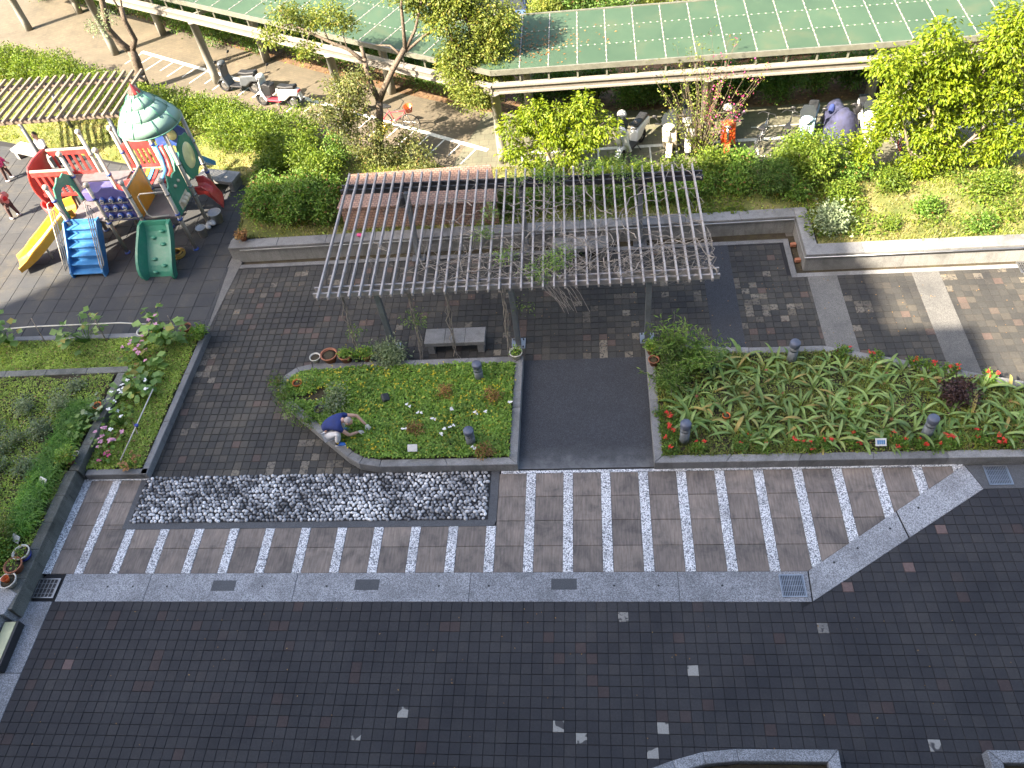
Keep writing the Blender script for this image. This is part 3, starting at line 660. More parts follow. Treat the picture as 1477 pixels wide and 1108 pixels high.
# ---- covered walk path, its painted parking bays, verge and road behind
pe = [(-26, 26.0), (-21.7, 23.5), (-17.05, 21.6), (-13.68, 19.4), (-6.18, 16.1), (-2.0, 14.2), (2.9, 13.85), (7.0, 13.3), (10.5, 13.2), (17, 13.1)]
pf = [(17, 16.6), (7.7, 16.45), (3.4, 16.75), (.73, 16.75), (-1.1, 17.2), (-4.64, 18.95), (-9.37, 21.65), (-13.86, 24.45), (-17.82, 27), (-26, 31.2)]
sheet('path', pe[:6]+pf[4:], .03, M['path'], z0=-.1)
sheet('footway', [pe[5]]+pe[6:]+pf[:4]+[pf[4]], .026, M['path2'], z0=-.1)
sheet('verge', pf+[(-24, 34), (-16, 29.6), (0, 20.3), (17, 20.0)], .02, M['litter'], z0=-.1)
def line(a, b, w, nm='painted_line'):
    a, b = Vector(a), Vector(b); n = (b-a).normalized(); n = Vector((-n.y, n.x))*w/2
    return [(a-n)[:], (b-n)[:], (b+n)[:], (a+n)[:]]
paint = MB()
P0, P1 = Vector((-15.36, 23.18)), Vector((-.9, 15.0)); u = (P1-P0).normalized(); nn = Vector((-u.y, u.x))
quads = [line(P0, P1, .16)]
for k in range(27):
    c = P0+u*(.1+k*.62); quads.append(line(c-nn*.05, c-nn*(.75 if k % 2 else .95), .05))
paint = MB()
for q in quads: paint.add([(x, y, .036) for x, y in q], [(0, 1, 2, 3)])
o = paint.build('bay_markings', M['linepaint']); o['kind'] = 'structure'
paint = MB()
for q in [line((-.3, 14.72), (17, 14.72), .14), line((7.2, 15.35), (17, 15.45), .05)]: paint.add([(x, y, .033) for x, y in q], [(0, 1, 2, 3)])
for k in range(22):
    x = .2+k*.78; q = line((x, 13.85), (x, 14.65), .05); paint.add([(x_, y_, .033) for x_, y_ in q], [(0, 1, 2, 3)])
o = paint.build('bay_markings', M['linepaint']); o['kind'] = 'structure'

# ---- lawn: rises from the path and the play floor to the top of the granite wall
def segd(x, y, pl):
    best = np.full(x.shape, 1e9); sg = np.zeros(x.shape)
    for (x1, y1), (x2, y2) in zip(pl[:-1], pl[1:]):
        dx, dy = x2-x1, y2-y1; t = np.clip(((x-x1)*dx+(y-y1)*dy)/(dx*dx+dy*dy), 0, 1); px, py = x1+t*dx, y1+t*dy
        d = np.hypot(x-px, y-py); s_ = np.sign(dx*(y-y1)-dy*(x-x1)); m = d < best; best = np.where(m, d, best); sg = np.where(m, s_, sg)
    return best*sg
fl_edge = [(-26, 20.2), (-22, 18.6), (-15.5, 16.4), (-9.6, 14.3), (-8.5, 13.95), (-8.05, 10.7), (-8.0, 9.9)]
def lawn_h(x, y):
    x = np.asarray(x, float); y = np.asarray(y, float)
    a = -segd(x, y, pe); b = segd(x, y, fl_edge); b = np.where(x > -7.9, 9, b)
    h = np.minimum(.43, np.minimum(.02+.26*a, .01+.42*b))
    return h+(vnoise(x+50, y+50, 1.1, 3)-.5)*.10*np.clip(np.minimum(a, b), 0, 1)
def on_lawn(x, y):
    a = -segd(x, y, pe); b = segd(x, y, fl_edge); b = np.where(x > -7.9, 9, b)
    return (a > 0) & (b > 0) & ((x < -8.15) | (y > np.where(x > 7.75, 9.35, 10.72)))
gx = np.arange(-26, 17.01, .2); gy = np.arange(9.2, 27, .2); X, Y = np.meshgrid(gx, gy); Z = lawn_h(X, Y)
ok = (-segd(X, Y, pe) > -.4) & ((X > -7.7) | (segd(X, Y, fl_edge) > -.4)) & ((X < -8.1) | (Y > np.where(X > 7.9, 9.25, 10.6)))
nx = len(gx); V = np.stack([X, Y, Z], -1).reshape(-1, 3); okf = ok.reshape(-1)
I = (np.arange(len(gy)-1)[:, None]*nx+np.arange(nx-1)[None]).reshape(-1); Q = np.stack([I, I+1, I+nx+1, I+nx], 1); Q = Q[okf[Q].all(1)]
lawn = raw_mesh('lawn', V, Q.reshape(-1), 4, M['lawn']); lawn['kind'] = 'structure'
q = np.stack([rng.uniform(-24, 16, 330000), rng.uniform(9.3, 26, 330000)], 1)
q = q[on_lawn(q[:, 0], q[:, 1])]
dens = vnoise(q[:, 0]+30, q[:, 1]+9, 1.3, 5)*.6+vnoise(q[:, 0]+9, q[:, 1]+70, 4, 8)*.4
keep = (dens > rng.uniform(.18, .62, len(q))); q = q[keep]; q = q[(q[:, 0] > -21) & (rng.random(len(q)) < .9)]
dry = (vnoise(q[:, 0]+3, q[:, 1]+3, .9, 12) > .55)
for nm, mm, sel, ln in (('grass', 'grass_l', ~dry, .11), ('grass', 'grass_dry', dry, .09)):
    g_ = q[sel]; P = np.column_stack([g_, lawn_h(g_[:, 0], g_[:, 1])-.01])
    blade_mesh(nm, P, ln, .022, M[mm], None, .8, 'stuff')
# broad weeds and clover in the lawn
q = np.stack([rng.uniform(-22, 16, 30000), rng.uniform(9.3, 26, 30000)], 1); q = q[on_lawn(q[:, 0], q[:, 1])]; q = q[vnoise(q[:, 0]+20, q[:, 1]+40, 1.5, 21) > .56]
leaf_mesh('ground_cover', np.column_stack([q, lawn_h(q[:, 0], q[:, 1])+rng.uniform(.0, .07, len(q))]), .075, M['leaf_bedl'], None, .75, .6, kind='stuff')

# ================================================================== WALLS, PLANTERS, BUILT THINGS
def stones(owner, a, b, z0, z1, th, n, mat, name='stone', side=1, ch=.008, proud=0):
    """n blocks between a and b, th thick to the left (side=1) of a->b"""
    a, b = Vector(a), Vector(b); d = b-a; nrm = Vector((-d.y, d.x)).normalized()*side; u = d.normalized()
    for i in range(n):
        p, q = a+d*(i/n)+u*.003, a+d*((i+1)/n)-u*.003; o = nrm*-proud
        MB().prism([(p+o)[:], (q+o)[:], (q+nrm*th)[:], (p+nrm*th)[:]], z0, z1, 0, ch).build(name, mat, owner)
# long granite wall with the steel rail
w = thing('granite_wall', 'long low grey granite retaining wall stepping round the lawn, steel rail along its edge', 'wall', (0, 0, 0))
core = MB(); core.prism([(-7.7, 10.5), (7.72, 10.62), (7.72, 9.12), (16, 9.12), (16, 9.4), (7.96, 9.4), (7.96, 10.8), (-7.7, 10.72)], -.1, .4); core.build('core', M['mortar'], w)
stones(w, (-7.86, 10.40), (7.64, 10.55), -.1, .41, .1, 12, M['wallstone'], 'face_stone')
stones(w, (7.64, 10.54), (7.64, 9.04), -.1, .41, .1, 1, M['wallstone'], 'face_stone')
stones(w, (7.66, 9.03), (16, 9.06), -.1, .41, .1, 7, M['wallstone'], 'face_stone')
stones(w, (-7.95, 10.36), (7.62, 10.51), .413, .49, .36, 11, M['curbstone'], 'coping_stone')
MB().prism([(7.624, 10.51), (7.624, 9.0), (7.95, 9.4), (7.95, 10.87), (7.624, 10.87)], .413, .491, 0, .008).build('coping_stone', M['curbstone'], w)
stones(w, (7.63, 8.995), (16, 9.02), .413, .49, .4, 6, M['curbstone'], 'coping_stone')
stones(w, (-7.86, 10.9), (-7.86, 10.42), -.1, .41, .12, 1, M['wallstone'], 'face_stone', -1)
r_ = MB(); r_.tube([(-7.6, 10.31, .43), (7.58, 10.46, .43), (7.58, 8.95, .43), (16, 8.97, .43)], .018, 8)
r_.build('rail', M['steel'], w)
for k in range(12): MB().tube([(-7.2+1.3*k, 10.31+.0095*k+.02, .43), (-7.2+1.3*k, 10.37+.0125*k, .40)], .008, 6).build('rail_bracket', M['steel'], w)

def kerb_ring(owner, poly, width, z1, joints, mat, z0=-.1):
    """planter rim of single stones along poly (clockwise or not), split every `joints` metres"""
    n = len(poly)
    if sum(poly[i][0]*poly[(i+1) % n][1]-poly[(i+1) % n][0]*poly[i][1] for i in range(n)) < 0: poly = poly[::-1]
    ins = inset(poly, width)
    for i in range(n):
        a, b = Vector(poly[i]), Vector(poly[(i+1) % n]); c, d = Vector(ins[i]), Vector(ins[(i+1) % n]); L = (b-a).length; k = max(1, round(L/joints))
        for j in range(k):
            e = .0025/max(L, .1); t0, t1 = j/k+e, (j+1)/k-e
            MB().prism([a.lerp(b, t0)[:], a.lerp(b, t1)[:], c.lerp(d, t1)[:], c.lerp(d, t0)[:]], z0, z1, 0, .012).build('kerb_stone', mat, owner)
    return ins
pa = thing('planter', 'granite rimmed planter with a rounded left end, full of green ground cover', 'planter', (0, 0, 0))
insA = kerb_ring(pa, OUT_A, .19, .25, 1.45, M['curbstone'])
pb = thing('planter', 'large granite rimmed planter of strappy leaves and red flowers on the right', 'planter', (0, 0, 0))
insB = kerb_ring(pb, OUT_B, .19, .25, 1.55, M['curbstone'])
def soil(poly, z, owner, seed):
    b = MB(); b.prism(inset(poly if sum(poly[i][0]*poly[(i+1) % len(poly)][1]-poly[(i+1) % len(poly)][0]*poly[i][1] for i in range(len(poly))) > 0 else poly[::-1], .012), -.1, z)
    b.build('soil', M['soil'], owner)
soil(insA, .2, pa, 1); soil(insB, .19, pb, 2)
# left garden: flower bed and raised bed behind the mossy wall
OUT_C = [(-9.42, 3.0), (-7.9, 2.98), (-7.76, 7.42), (-16, 7.5), (-16, 6.12), (-9.42, 6.12)]
pc = thing('planter', 'low L shaped garden bed with a pale kerb beside the play floor', 'planter', (0, 0, 0))
for a, b_, k in (((-9.4, 2.98), (-7.9, 2.98), 1), ((-7.9, 2.98), (-7.76, 7.44), 3), ((-7.76, 7.44), (-16, 7.52), 6)):
    stones(pc, a, b_, -.1, .2, .16, k, M['curbstone'], 'kerb_stone', 1, .012)
sheet('soil', [(-9.45, 3.13), (-8.05, 3.13), (-7.9, 7.3), (-16, 7.38), (-16, 6.05), (-9.45, 6.05)], .15, M['soil'], pc, z0=-.1)
mw = thing('garden_wall', 'weathered mossy block wall with a corner, holding up the raised bed on the left', 'wall', (0, 0, 0))
stones(mw, (-9.5, -.35), (-9.5, 2.97), -.1, .27, .2, 6, M['mossy'], 'block'); stones(mw, (-9.49, -.35), (-9.49, 2.97), .273, .41, .24, 5, M['mossy'], 'block')
stones(mw, (-9.44, 2.975), (-9.36, 5.88), -.1, .41, .23, 4, M['mossy'], 'block')
stones(mw, (-9.36, 6.1), (-16, 6.05), -.1, .41, .2, 6, M['mossy'], 'block', 1)
rb = sheet('raised_bed_soil', [(-16, 1.9), (-10.3, -.05), (-9.7, -.3), (-9.7, 5.9), (-16, 5.9)], .34, M['soil'], None, 'structure', z0=-.1)
pl = thing('stone_platform', 'smooth pale granite platform at the left edge below the raised bed', 'platform', (0, 0, 0))
MB().prism([(-9.52, -.02), (-10.32, .40), (-13, 1.75), (-15, 1.75), (-15, -7.3), (-9.7, -7.3), (-9.7, -.46), (-9.6, -.46)], -.1, .42, 0, .008).build('slab', M['kerb'], pl)
t = thing('light_box', 'long low box with pale yellow top and black sides at the left edge', 'light box', (-9.47, -.98, .0), R(2))
MB().box((0, 0, .105), (.30, .98, .21)).build('housing', M['black'], t, .01); MB().box((-.02, 0, .216), (.24, .93, .014)).build('diffuser', plain('pale_yellow_lens', (.55, .55, .33), .4, 0, .15, 6), t, .004)
t.location = (-9.5, -1.0, .006)
# planters at the bottom edge
for nm, poly in (('planter with a curved left kerb cut off by the bottom edge', [(2.2, -4.2), (2.5, -3.5), (2.94, -3.05), (3.4, -2.88), (3.9, -2.74), (4.46, -2.68), (6.08, -2.66), (6.05, -4.2)]), ('square kerbed planter corner at the bottom right', [(8.38, -2.62), (11.5, -2.62), (11.5, -4.2), (8.36, -4.2)])):
    t = thing('planter', nm, 'planter'); ii = kerb_ring(t, poly, .19, .25, 1.6, M['kerb']); soil(ii, .1, t, 4)

# brick clad shaft
t = thing('brick_shaft', 'low box clad in small brown tiles standing behind the granite wall under the pergola', 'ventilation shaft', (0, 0, 0))
MB().prism([(-4.62, 10.98), (-.25, 10.92), (-.55, 12.5), (-4.55, 12.42)], .2, 1.18, 0, .004).build('body', M['brick'], t)
MB().prism([(-4.68, 10.93), (-.19, 10.87), (-.5, 12.56), (-4.6, 12.48)], 1.183, 1.225, 0, .006).build('top', M['brick'], t)

# stone benches
def bench(label, x, y, L, D, H, rz, mat='curbstone'):
    t = thing('stone_bench', label, 'bench', (x, y, 0), rz)
    for k in range(3): MB().box((-L/2+L*(k+.5)/3, 0, H-.06), (L/3-.006, D, .12)).build('seat_slab', M[mat], t, .008)
    for s in (-1, 1): MB().box((s*(L/2-.13), 0, (H-.122)/2), (.16, D-.06, H-.122)).build('leg', M[mat], t, .008)
bench('grey granite bench beside the pergola post above the green planter', -1.11, 6.74, 1.5, .5, .42, 0)
bench('dark granite bench against the long wall under the tangled vines', 1.95, 9.95, 1.45, .5, .42, .0)
bench('sunlit granite bench at the grass edge right of the play tower', -9.35, 14.0, 1.35, .55, .42, R(-14), 'wallstone')
bench('granite bench behind the two children at the left edge', -16.5, 16.1, 1.9, .5, .42, R(-22), 'wallstone')

# ---- pergola
t = thing('pergola', 'large grey metal pergola of thin rafters over the courtyard, vines on its right half', 'pergola', (0, 0, 0))
ZR = 2.2
ra = [((-4.02+.248*k), 6.40+.0025*k, (-4.1+.2486*k), 11.14-.0125*k) for k in range(37)]
rm = None
for x0, y0, x1, y1 in ra:
    MB().bar((x0, y0, ZR-.05), (x1, y1, ZR-.05), .043, .095).build('rafter', M['rafter'], t, .004, 1)
for y in (6.66, 6.86): MB().bar((-4.2, y, ZR-.18), (5.1, y+.08, ZR-.18), .045, .14).build('beam', M['rafter'], t)
for y in (10.45, 10.65): MB().bar((-4.28, y+.12, ZR-.18), (5.1, y-.12, ZR-.18), .045, .14).build('beam', M['dark_steel'], t)
for x, y in ((-2.74, 6.76), (.42, 6.76), (3.56, 6.80)):
    MB().box((x, y, ZR/2-.1), (.13, .13, ZR-.2)).build('post', M['grey_paint'], t, .01)
    b = MB().box((x, y, .012), (.34, .34, .024))
    b.build('base_plate', M['steel'], t)
    for sx in (-1, 1):
        for sy in (-1, 1): MB().lathe([(.02, 0), (.02, .03), (.012, .04)], (x+sx*.12, y+sy*.12, .024), 6).build('bolt', M['dark_steel'], t)
for x, y in ((-2.5, 10.08), (.5, 10.2), (3.57, 10.28)):
    MB().bar((x, y, 0), (x, y+.36, ZR-.2), .13, .13).build('post', M['grey_paint'], t, .01)
    MB().box((x, y, .03), (.36, .26, .05)).build('base_plate', M['steel'], t, .004)
MB().lathe([(.0, .0), (.11, .0), (.12, .05), (.12, .3), (.1, .34), (0, .34)], (-2.66, 10.42, ZR-.62), 12).build('lamp', M['dark_steel'], t)
MB().lathe([(.0, .0), (.11, .0), (.12, .05), (.12, .3), (.1, .34), (0, .34)], (3.62, 10.52, ZR-.62), 12).build('lamp', M['dark_steel'], t)
# vines lying over the rafters
vt = thing('climbing_vine', 'tangle of bare grey vine stems lying over the right half of the pergola', 'vine', (0, 0, 0))
b = MB()
for k in range(300):
    x = min(4.9, max(-2.6, rnd.gauss(1.6, 2.1))); y = 6.85+abs(rnd.gauss(0, 1)) * .8 if rnd.random() < .66 else rnd.uniform(7, 10.6)
    a = rnd.gauss(0, .9)+(math.pi if rnd.random() < .5 else 0); n = rnd.randint(6, 15); z0_ = ZR-rnd.choice([0, 0, .12, .22]); z = z0_; pt = []
    for i in range(n):
        pt.append((x, y, z)); a += rnd.gauss(0, .33); st = rnd.uniform(.12, .24); x += math.cos(a)*st; y += math.sin(a)*st*.8; z = z0_+.03+rnd.gauss(0, .05)
        if not (-3.0 < x < 5.05 and 6.55 < y < 10.9): a += math.pi*.6; x = min(5.0, max(-3., x)); y = min(10.8, max(6.6, y))
    r0 = rnd.choice([.005, .006, .008, .01, .015]); b.tube(pt, [r0*(1-.6*i/len(pt)) for i in range(len(pt))], 4, 0, False)
o = b.build('stem', M['vine'], vt); o['kind'] = 'stuff'
for (x, y) in ((-3.55, 6.72), (-1.95, 6.7), (-1.1, 6.72), (.25, 6.6)):
    b = MB()
    for k in range(5):
        pt = [(x+rnd.gauss(0, .05), y-.35+rnd.gauss(0, .05), .05)]
        for i in range(1, 9): pt.append((x+rnd.gauss(0, .03)+.03*math.sin(i+k), y-.3+.28*i/8+rnd.gauss(0, .02), .05+2.1*i/8))
        b.tube(pt, rnd.choice([.007, .01, .014]), 4, 0, False)
    o = b.build('stem', M['vine'], vt)
cl, cd = cloud([(1.5, 7.3, 2.3, .35, .4), (1.1, 7.0, 2.2, .35, .4), (.3, 7.4, 2.3, .2, .4), (-.3, 8.2, 2.3, .22, .4), (-.2, 9.0, 2.3, .2, .4), (3.2, 10.5, 2.35, .4, .4), (1.3, 10.5, 2.3, .35, .5), (2.3, 10.6, 2.3, .3, .5), (.7, 7.1, 1.8, .2), (.4, 10.4, 2.2, .2), (-3.5, 6.5, .9, .16), (-1.95, 6.5, 1.3, .2), (.7, 6.6, 1.4, .12)], 120, .09, seed=8)
leaf_mesh('foliage', cl, .07, M['fern'], vt, .6, .35, .2, cd)
b = MB()
for k in range(14): x = rnd.uniform(.9, 1.6); b.tube([(x, 6.9, 2.2), (x+.25+rnd.random()*.2, 6.45, 1.95+rnd.random()*.2), (x+.5+rnd.random()*.25, 6.25, 1.5+rnd.random()*.3)], .005, 4, 0, False)
b.build('hanging_stem', M['vine'], vt)

# ---- bollard lights
def bollard(x, y, h, label):
    t = thing('bollard_light', label, 'bollard light', (x, y, .18), 0, 'round grey bollard lights in the planters')
    MB().lathe([(.105, 0), (.105, h*.62)], (0, 0, 0), 18).build('shaft', M['grey_paint'], t)
    MB().lathe([(.098, h*.62), (.098, h*.66), (.104, h*.665), (.104, h*.7), (.098, h*.705), (.098, h*.8)], (0, 0, 0), 18).build('louvre', M['grey_paint'], t)
    MB().lathe([(.112, h*.8), (.116, h*.82), (.116, h*.97), (.105, h), (0, h)], (0, 0, 0), 18).build('cap', plain('bollard_cap', (.10, .115, .16), .5, .1, .2), t)
bollard(-.43, 5.47, .62, 'grey bollard light near the back edge of the planter of green ground cover')
bollard(-.48, 3.62, .56, 'short grey bollard light beside a brown flower near the front of the green ground cover')
bollard(4.15, 3.55, .72, 'grey bollard light by the left front corner of the planter with red flowers')
bollard(6.74, 5.73, .70, 'grey bollard light at the back edge of the strappy-leaf planter')
bollard(9.08, 3.55, .70, 'rightmost grey bollard light, among red flowers at the front kerb')

# ---- the apartment block the picture is taken from, behind the camera (its shade covers the yard)
def block(name, label, x0, x1, y0, y1, h):
    t = thing(name, label, 'building', ((x0+x1)/2, y1, 0))
    MB().prism([(x0-(x0+x1)/2, y0-y1), (x1-(x0+x1)/2, y0-y1), (x1-(x0+x1)/2, 0), (x0-(x0+x1)/2, 0)], -.1, h).build('wall', M['facade'], t)
    gl = MB().box((0, 0, 0), (1.5, .06, 1.4)).mesh('window', M['glass'])
    L = x1-x0
    for f in range(int(h/3.1)):
        MB().box((0, .05, f*3.1+3.0), (L, .1, .16)).build('floor_band', M['white'], t)
        for k in range(int(L/3.2)): inst('window', gl, t, (-L/2+1.6+3.2*k, .03, f*3.1+1.75))
block('apartment_tower', 'tall beige apartment tower behind the viewpoint', -39.6, -21.95, -22, -8.7, 32)
block('apartment_block', 'beige apartment block behind the viewpoint, taller wing', -21.9, -9.3, -20, -7.45, 20.9)
block('apartment_block', 'long beige apartment block directly below and behind the viewpoint', -9.25, 40, -20, -7.45, 18.4)

# ---- covered walk: right run (along x) and left run (turned 151 degrees)
def canopy(label, org, ux, ncol, x0, mitre, posts_n, posts_f, beam_n, beam_f):
    """org: front corner; ux: unit vector along the run; roof 2.95 deep to the far side"""
    t = thing('covered_walkway', label, 'covered walkway', (0, 0, 0))
    ux = Vector(ux); uy = Vector((-ux.y, ux.x))
    if uy.y < 0: uy = -uy
    org = Vector(org); ZF, ZB, D = 2.97, 3.05, 2.95
    W_ = lambda a, b, z: (org.x+ux.x*a+uy.x*b, org.y+ux.y*a+uy.y*b, z)
    zz = lambda b: ZF+(ZB-ZF)*b/D
    bolts = MB()
    for i in range(ncol):
        for j in range(3):
            a0, a1 = x0+.81*i+.012, x0+.81*(i+1)-.012; b0, b1 = D/3*j+.008, D/3*(j+1)-.008
            q = [(a0, b0), (a1, b0), (a1, b1), (a0, b1)]; q = clip(q, (0, 0), mitre)
            if area(q) < .03: continue
            vs = [W_(a, b, zz(b)) for a, b in q]; b = MB(); n = len(q)
            up = [(x, y, z+.022) for x, y, z in vs]; fs = [tuple(range(n)), tuple(range(2*n-1, n-1, -1))]+[(k, (k+1) % n, (k+1) % n+n, k+n) for k in range(n)]
            b.add(up+vs, [fs[0], fs[1]]+[(k+n, (k+1) % n+n, (k+1) % n, k) for k in range(n)])
            b.build('roof_panel', M['panel'], t)
            if q[0][0] <= a0+.01:
                MB().bar(W_(a0-.012, b0, zz(b0)+.024), W_(a0-.012, b1, zz(b1)+.024), .022, .008).build('cover_strip', M['seam'], t)
                for k in range(4): bolts.box(W_(a0-.012, b0+(b1-b0)*(k+.5)/4, zz(b0+(b1-b0)*(k+.5)/4)+.03), (.04, .04, .012))
                if j:
                    for k in range(4): bolts.box(W_(a0+(a1-a0)*(k+.5)/4, b0-.008, zz(b0)+.026), (.045, .03, .012))
    o = bolts.build('bolts', M['bolt'], t); o['kind'] = 'stuff'
    e = x0+.81*ncol; sm = MB()
    for i in range(ncol+1):
        a = x0+.81*i
        if a*mitre[0]+D*mitre[1] < 0: continue
        MB().bar(W_(a, .02, zz(0)-.035), W_(a, D-.02, zz(D)-.035), .05, .06).build('roof_rib', M['cream'], t)
        MB().bar(W_(a, .04, 2.6), W_(a, .04, zz(0)-.06), .045, .045).build('strut', M['fascia'], t)
        MB().bar(W_(a, D-.5, 2.6), W_(a, D-.5, zz(D)-.06), .045, .045).build('strut', M['fascia'], t)
    def edge(b, z, w, h, mat, nm):
        a0 = max(x0, (-b*mitre[1])/mitre[0]) if mitre[0] > 0 else x0
        MB().bar(W_(a0, b, z), W_(e, b, z), w, h).build(nm, M[mat], t)
    edge(-.03, zz(0)-.03, .05, .15, 'fascia', 'fascia'); edge(D+.03, zz(D)-.03, .05, .15, 'fascia', 'fascia')
    for b in (beam_n, beam_f):
        edge(b, 2.57, .20, .05, 'cream', 'beam_flange'); edge(b, 2.36, .20, .05, 'cream', 'beam_flange'); edge(b, 2.465, .07, .158, 'beamdark', 'beam_web')
    for pl_, bb in ((posts_n, beam_n), (posts_f, beam_f)):
        for a in pl_:
            MB().lathe([(.16, 0), (.15, .5), (.135, 2.3), (.16, 2.3), (.16, 2.335)], W_(a, bb, 0), 16).build('post', M['post'], t)
    for a, b_ in zip(posts_n, posts_f): MB().bar(W_(a, beam_n, 2.5), W_(b_, beam_f, 2.5), .1, .12).build('cross_beam', M['cream'], t)
canopy('long covered walkway with green roof panels running along the top right', (-.39, 14.42), (1, 0), 20, -.02, Vector((.97, -.25)), (.02, 6.03, 11.55), (.8, 5.7, 11.3), -.03, 2.1)
canopy('covered walkway with green roof panels running off to the top left', (-.39, 14.42), (-.876, .482), 32, -.02, Vector((.97, -.25)), (6.2, 12.5, 18.3, 24), (5.75, 11.77, 17.6, 23), -.07, 1.86)

# ---- second pergola, by the grass at the left edge
t = thing('pergola', 'low brown slatted pergola at the upper left beside the play area', 'pergola', (0, 0, 0))
for k in range(19):
    x = -17.9+.305*k; MB().bar((x, 15.0, 2.1), (x+.02, 17.72, 2.1), .075, .09).build('slat', M['slatbrown'], t)
for y in (15.28, 17.4): MB().bar((-18.1, y, 1.97), (-12.2, y, 1.97), .10, .15).build('beam', M['slatbrown'], t)
for x, y in ((-15.75, 15.28), (-15.7, 17.4), (-12.7, 17.4), (-12.75, 15.28)):
    z0 = float(lawn_h(x, y)) if y > 15.9 else 0
    MB().lathe([(.06, z0-.05), (.06, 1.9)], (x, y, 0), 10).build('post', M['grey_paint'], t)

# ================================================================== PLAY STRUCTURE
def frame(o, x, y):
    """4x4 placing a plate: origin o, in-plane axes x (across) and y (up)"""
    x = Vector(x).normalized(); y = Vector(y).normalized(); z = x.cross(y)
    m = Matrix((x, y, z)).transposed().to_4x4(); m.translation = Vector(o); return m
t = thing('play_structure', 'colourful climbing frame with two slides, panels and a cone roofed tower', 'playground', (-11.0, 12.0, .02))
OX, OY = -11.0, 12.0
def L3(x, y, z): return (x-OX, y-OY, z-.02)
def pg(mb, name, m, **k): return mb.build(name, M[m], t, **k)
XA, XB, XC, XD = -12.6, -11.4, -10.38, -9.27; YA, YB, YC = 10.95, 12.05, 13.14
posts = [(XA, YA, 2.4), (XB, YA, 2.4), (XC, YA, 2.4), (XD, YA, 2.4), (XA+.1, YB, 2.7), (XB, YB, 2.75), (XA+.2, YC, 2.7), (XB, YC, 2.75), (XC, YB, 3.2), (XD+.07, YB, 3.2), (XC, YC, 3.2), (XD+.14, YC, 3.2)]
for x, y, h in posts:
    p = pg(MB().tube([L3(x, y, 0), L3(x, y, h)], .055, 14), 'post', 'pg_cream')
    MB().lathe([(.085, 0), (.085, .03), (.06, .05)], L3(x, y, .02), 12).build('foot', M['pg_navy'], p)
    if h < 3: MB().ball(L3(x, y, h+.05), .085, 12, 8).build('cap', M['pg_cream'], p)
    for z in (1.15, 1.32, 2.0) if h < 3 else (1.15, 1.45, 2.2): MB().lathe([(.072, -.03), (.072, .03)], L3(x, y, z), 12).build('clamp', M['pg_navy'] if rnd.random() < .5 else M['steel'], p)
for x0, x1, y0, y1, z in ((XA, XB, YA, YB, 1.2), (XC, XD, YA, YB, 1.2), (XA, XB, YB, YC, 1.35), (XC, XD, YB, YC, 1.45)):
    pg(MB().box(L3((x0+x1)/2, (y0+y1)/2, z), (x1-x0-.02, y1-y0-.02, .06)), 'deck', 'pg_deck', bevel=.01)
pg(MB().box(L3(-11.95, 12.1, 1.42), (.9, .5, .34)), 'step_box', 'pg_purple', bevel=.03)
# stairs
b = MB()
xs0, xs1 = XA-.08, XB-.3
for s_, x in ((0, xs0), (1, xs1)):
    pg(MB().plate([(0, 0), (.22, 0), (1.12, 1.13), (1.12, 1.3), (.9, 1.3), (0, .2)], frame(L3(x, 9.92, .02), (0, 1, 0), (0, 0, 1)), .06), 'stringer', 'pg_blue', bevel=.015)
for k in range(6):
    pg(MB().box(L3((xs0+xs1)/2, 10.05+.16*k, .16+.195*k), (xs1-xs0-.05, .24, .035)).box(L3((xs0+xs1)/2, 10.16+.16*k, .26+.195*k), (xs1-xs0-.05, .02, .17)), 'step', 'pg_blue', bevel=.005)
for x in (xs0-.06, xs1+.06):
    for d in (0, 1, 2): pg(MB().tube([L3(x+.035*(d-1), 9.93+.03*d, .30+.04*d), L3(x+.035*(d-1), 9.96+.05*d, .42), L3(x+.035*(d-1), 10.84, 1.98-.1*d), L3(x, 10.93, 1.98-.22*d)], .016, 8), 'handrail', 'pg_cream')
# yellow slide
def chute(path, wid, side, mat, nm):
    """slide trough swept along path [(x,y,z)]: bed, side walls and rolled lips"""
    b = MB(); k = len(path); prof = [(-wid/2-.05, side-.03), (-wid/2-.05, side+.02), (-wid/2+.01, side+.02), (-wid/2+.06, .06), (-wid/4, 0), (0, -.01), (wid/4, 0), (wid/2-.06, .06), (wid/2-.01, side+.02), (wid/2+.05, side+.02), (wid/2+.05, side-.03), (wid/2+.02, -.05), (0, -.07), (-wid/2-.02, -.05)]
    vs = []
    for i, p in enumerate(path):
        p = Vector(p); d = Vector(path[min(i+1, k-1)])-Vector(path[max(i-1, 0)]); d.z = 0; d.normalize(); w = Vector((-d.y, d.x, 0))
        s_ = 1 if i < k-2 else (.7 if i == k-2 else .45)
        vs += [p+w*a*(1+.06*(i == k-1))+Vector((0, 0, c*s_ if c > 0 else c)) for a, c in prof]
    n = len(prof); fs = [(i*n+j, i*n+(j+1) % n, (i+1)*n+(j+1) % n, (i+1)*n+j) for i in range(k-1) for j in range(n)]+[tuple(range(n))[::-1], tuple((k-1)*n+j for j in range(n))]
    b.add([Vector(L3(*v)) for v in vs], fs, 0, False); o = b.build(nm, M[mat], t); return o
chute([(-12.62, 11.52, 1.22), (-12.85, 11.42, 1.21), (-13.05, 11.3, 1.10), (-13.35, 11.12, .86), (-13.7, 10.9, .60), (-14.0, 10.72, .40), (-14.25, 10.57, .27), (-14.5, 10.42, .2)], .62, .24, 'pg_yellow', 'slide')
pg(MB().tube([L3(-13.75, 10.87, 0), L3(-13.75, 10.87, .5)], .03, 8), 'slide_leg', 'pg_cream')
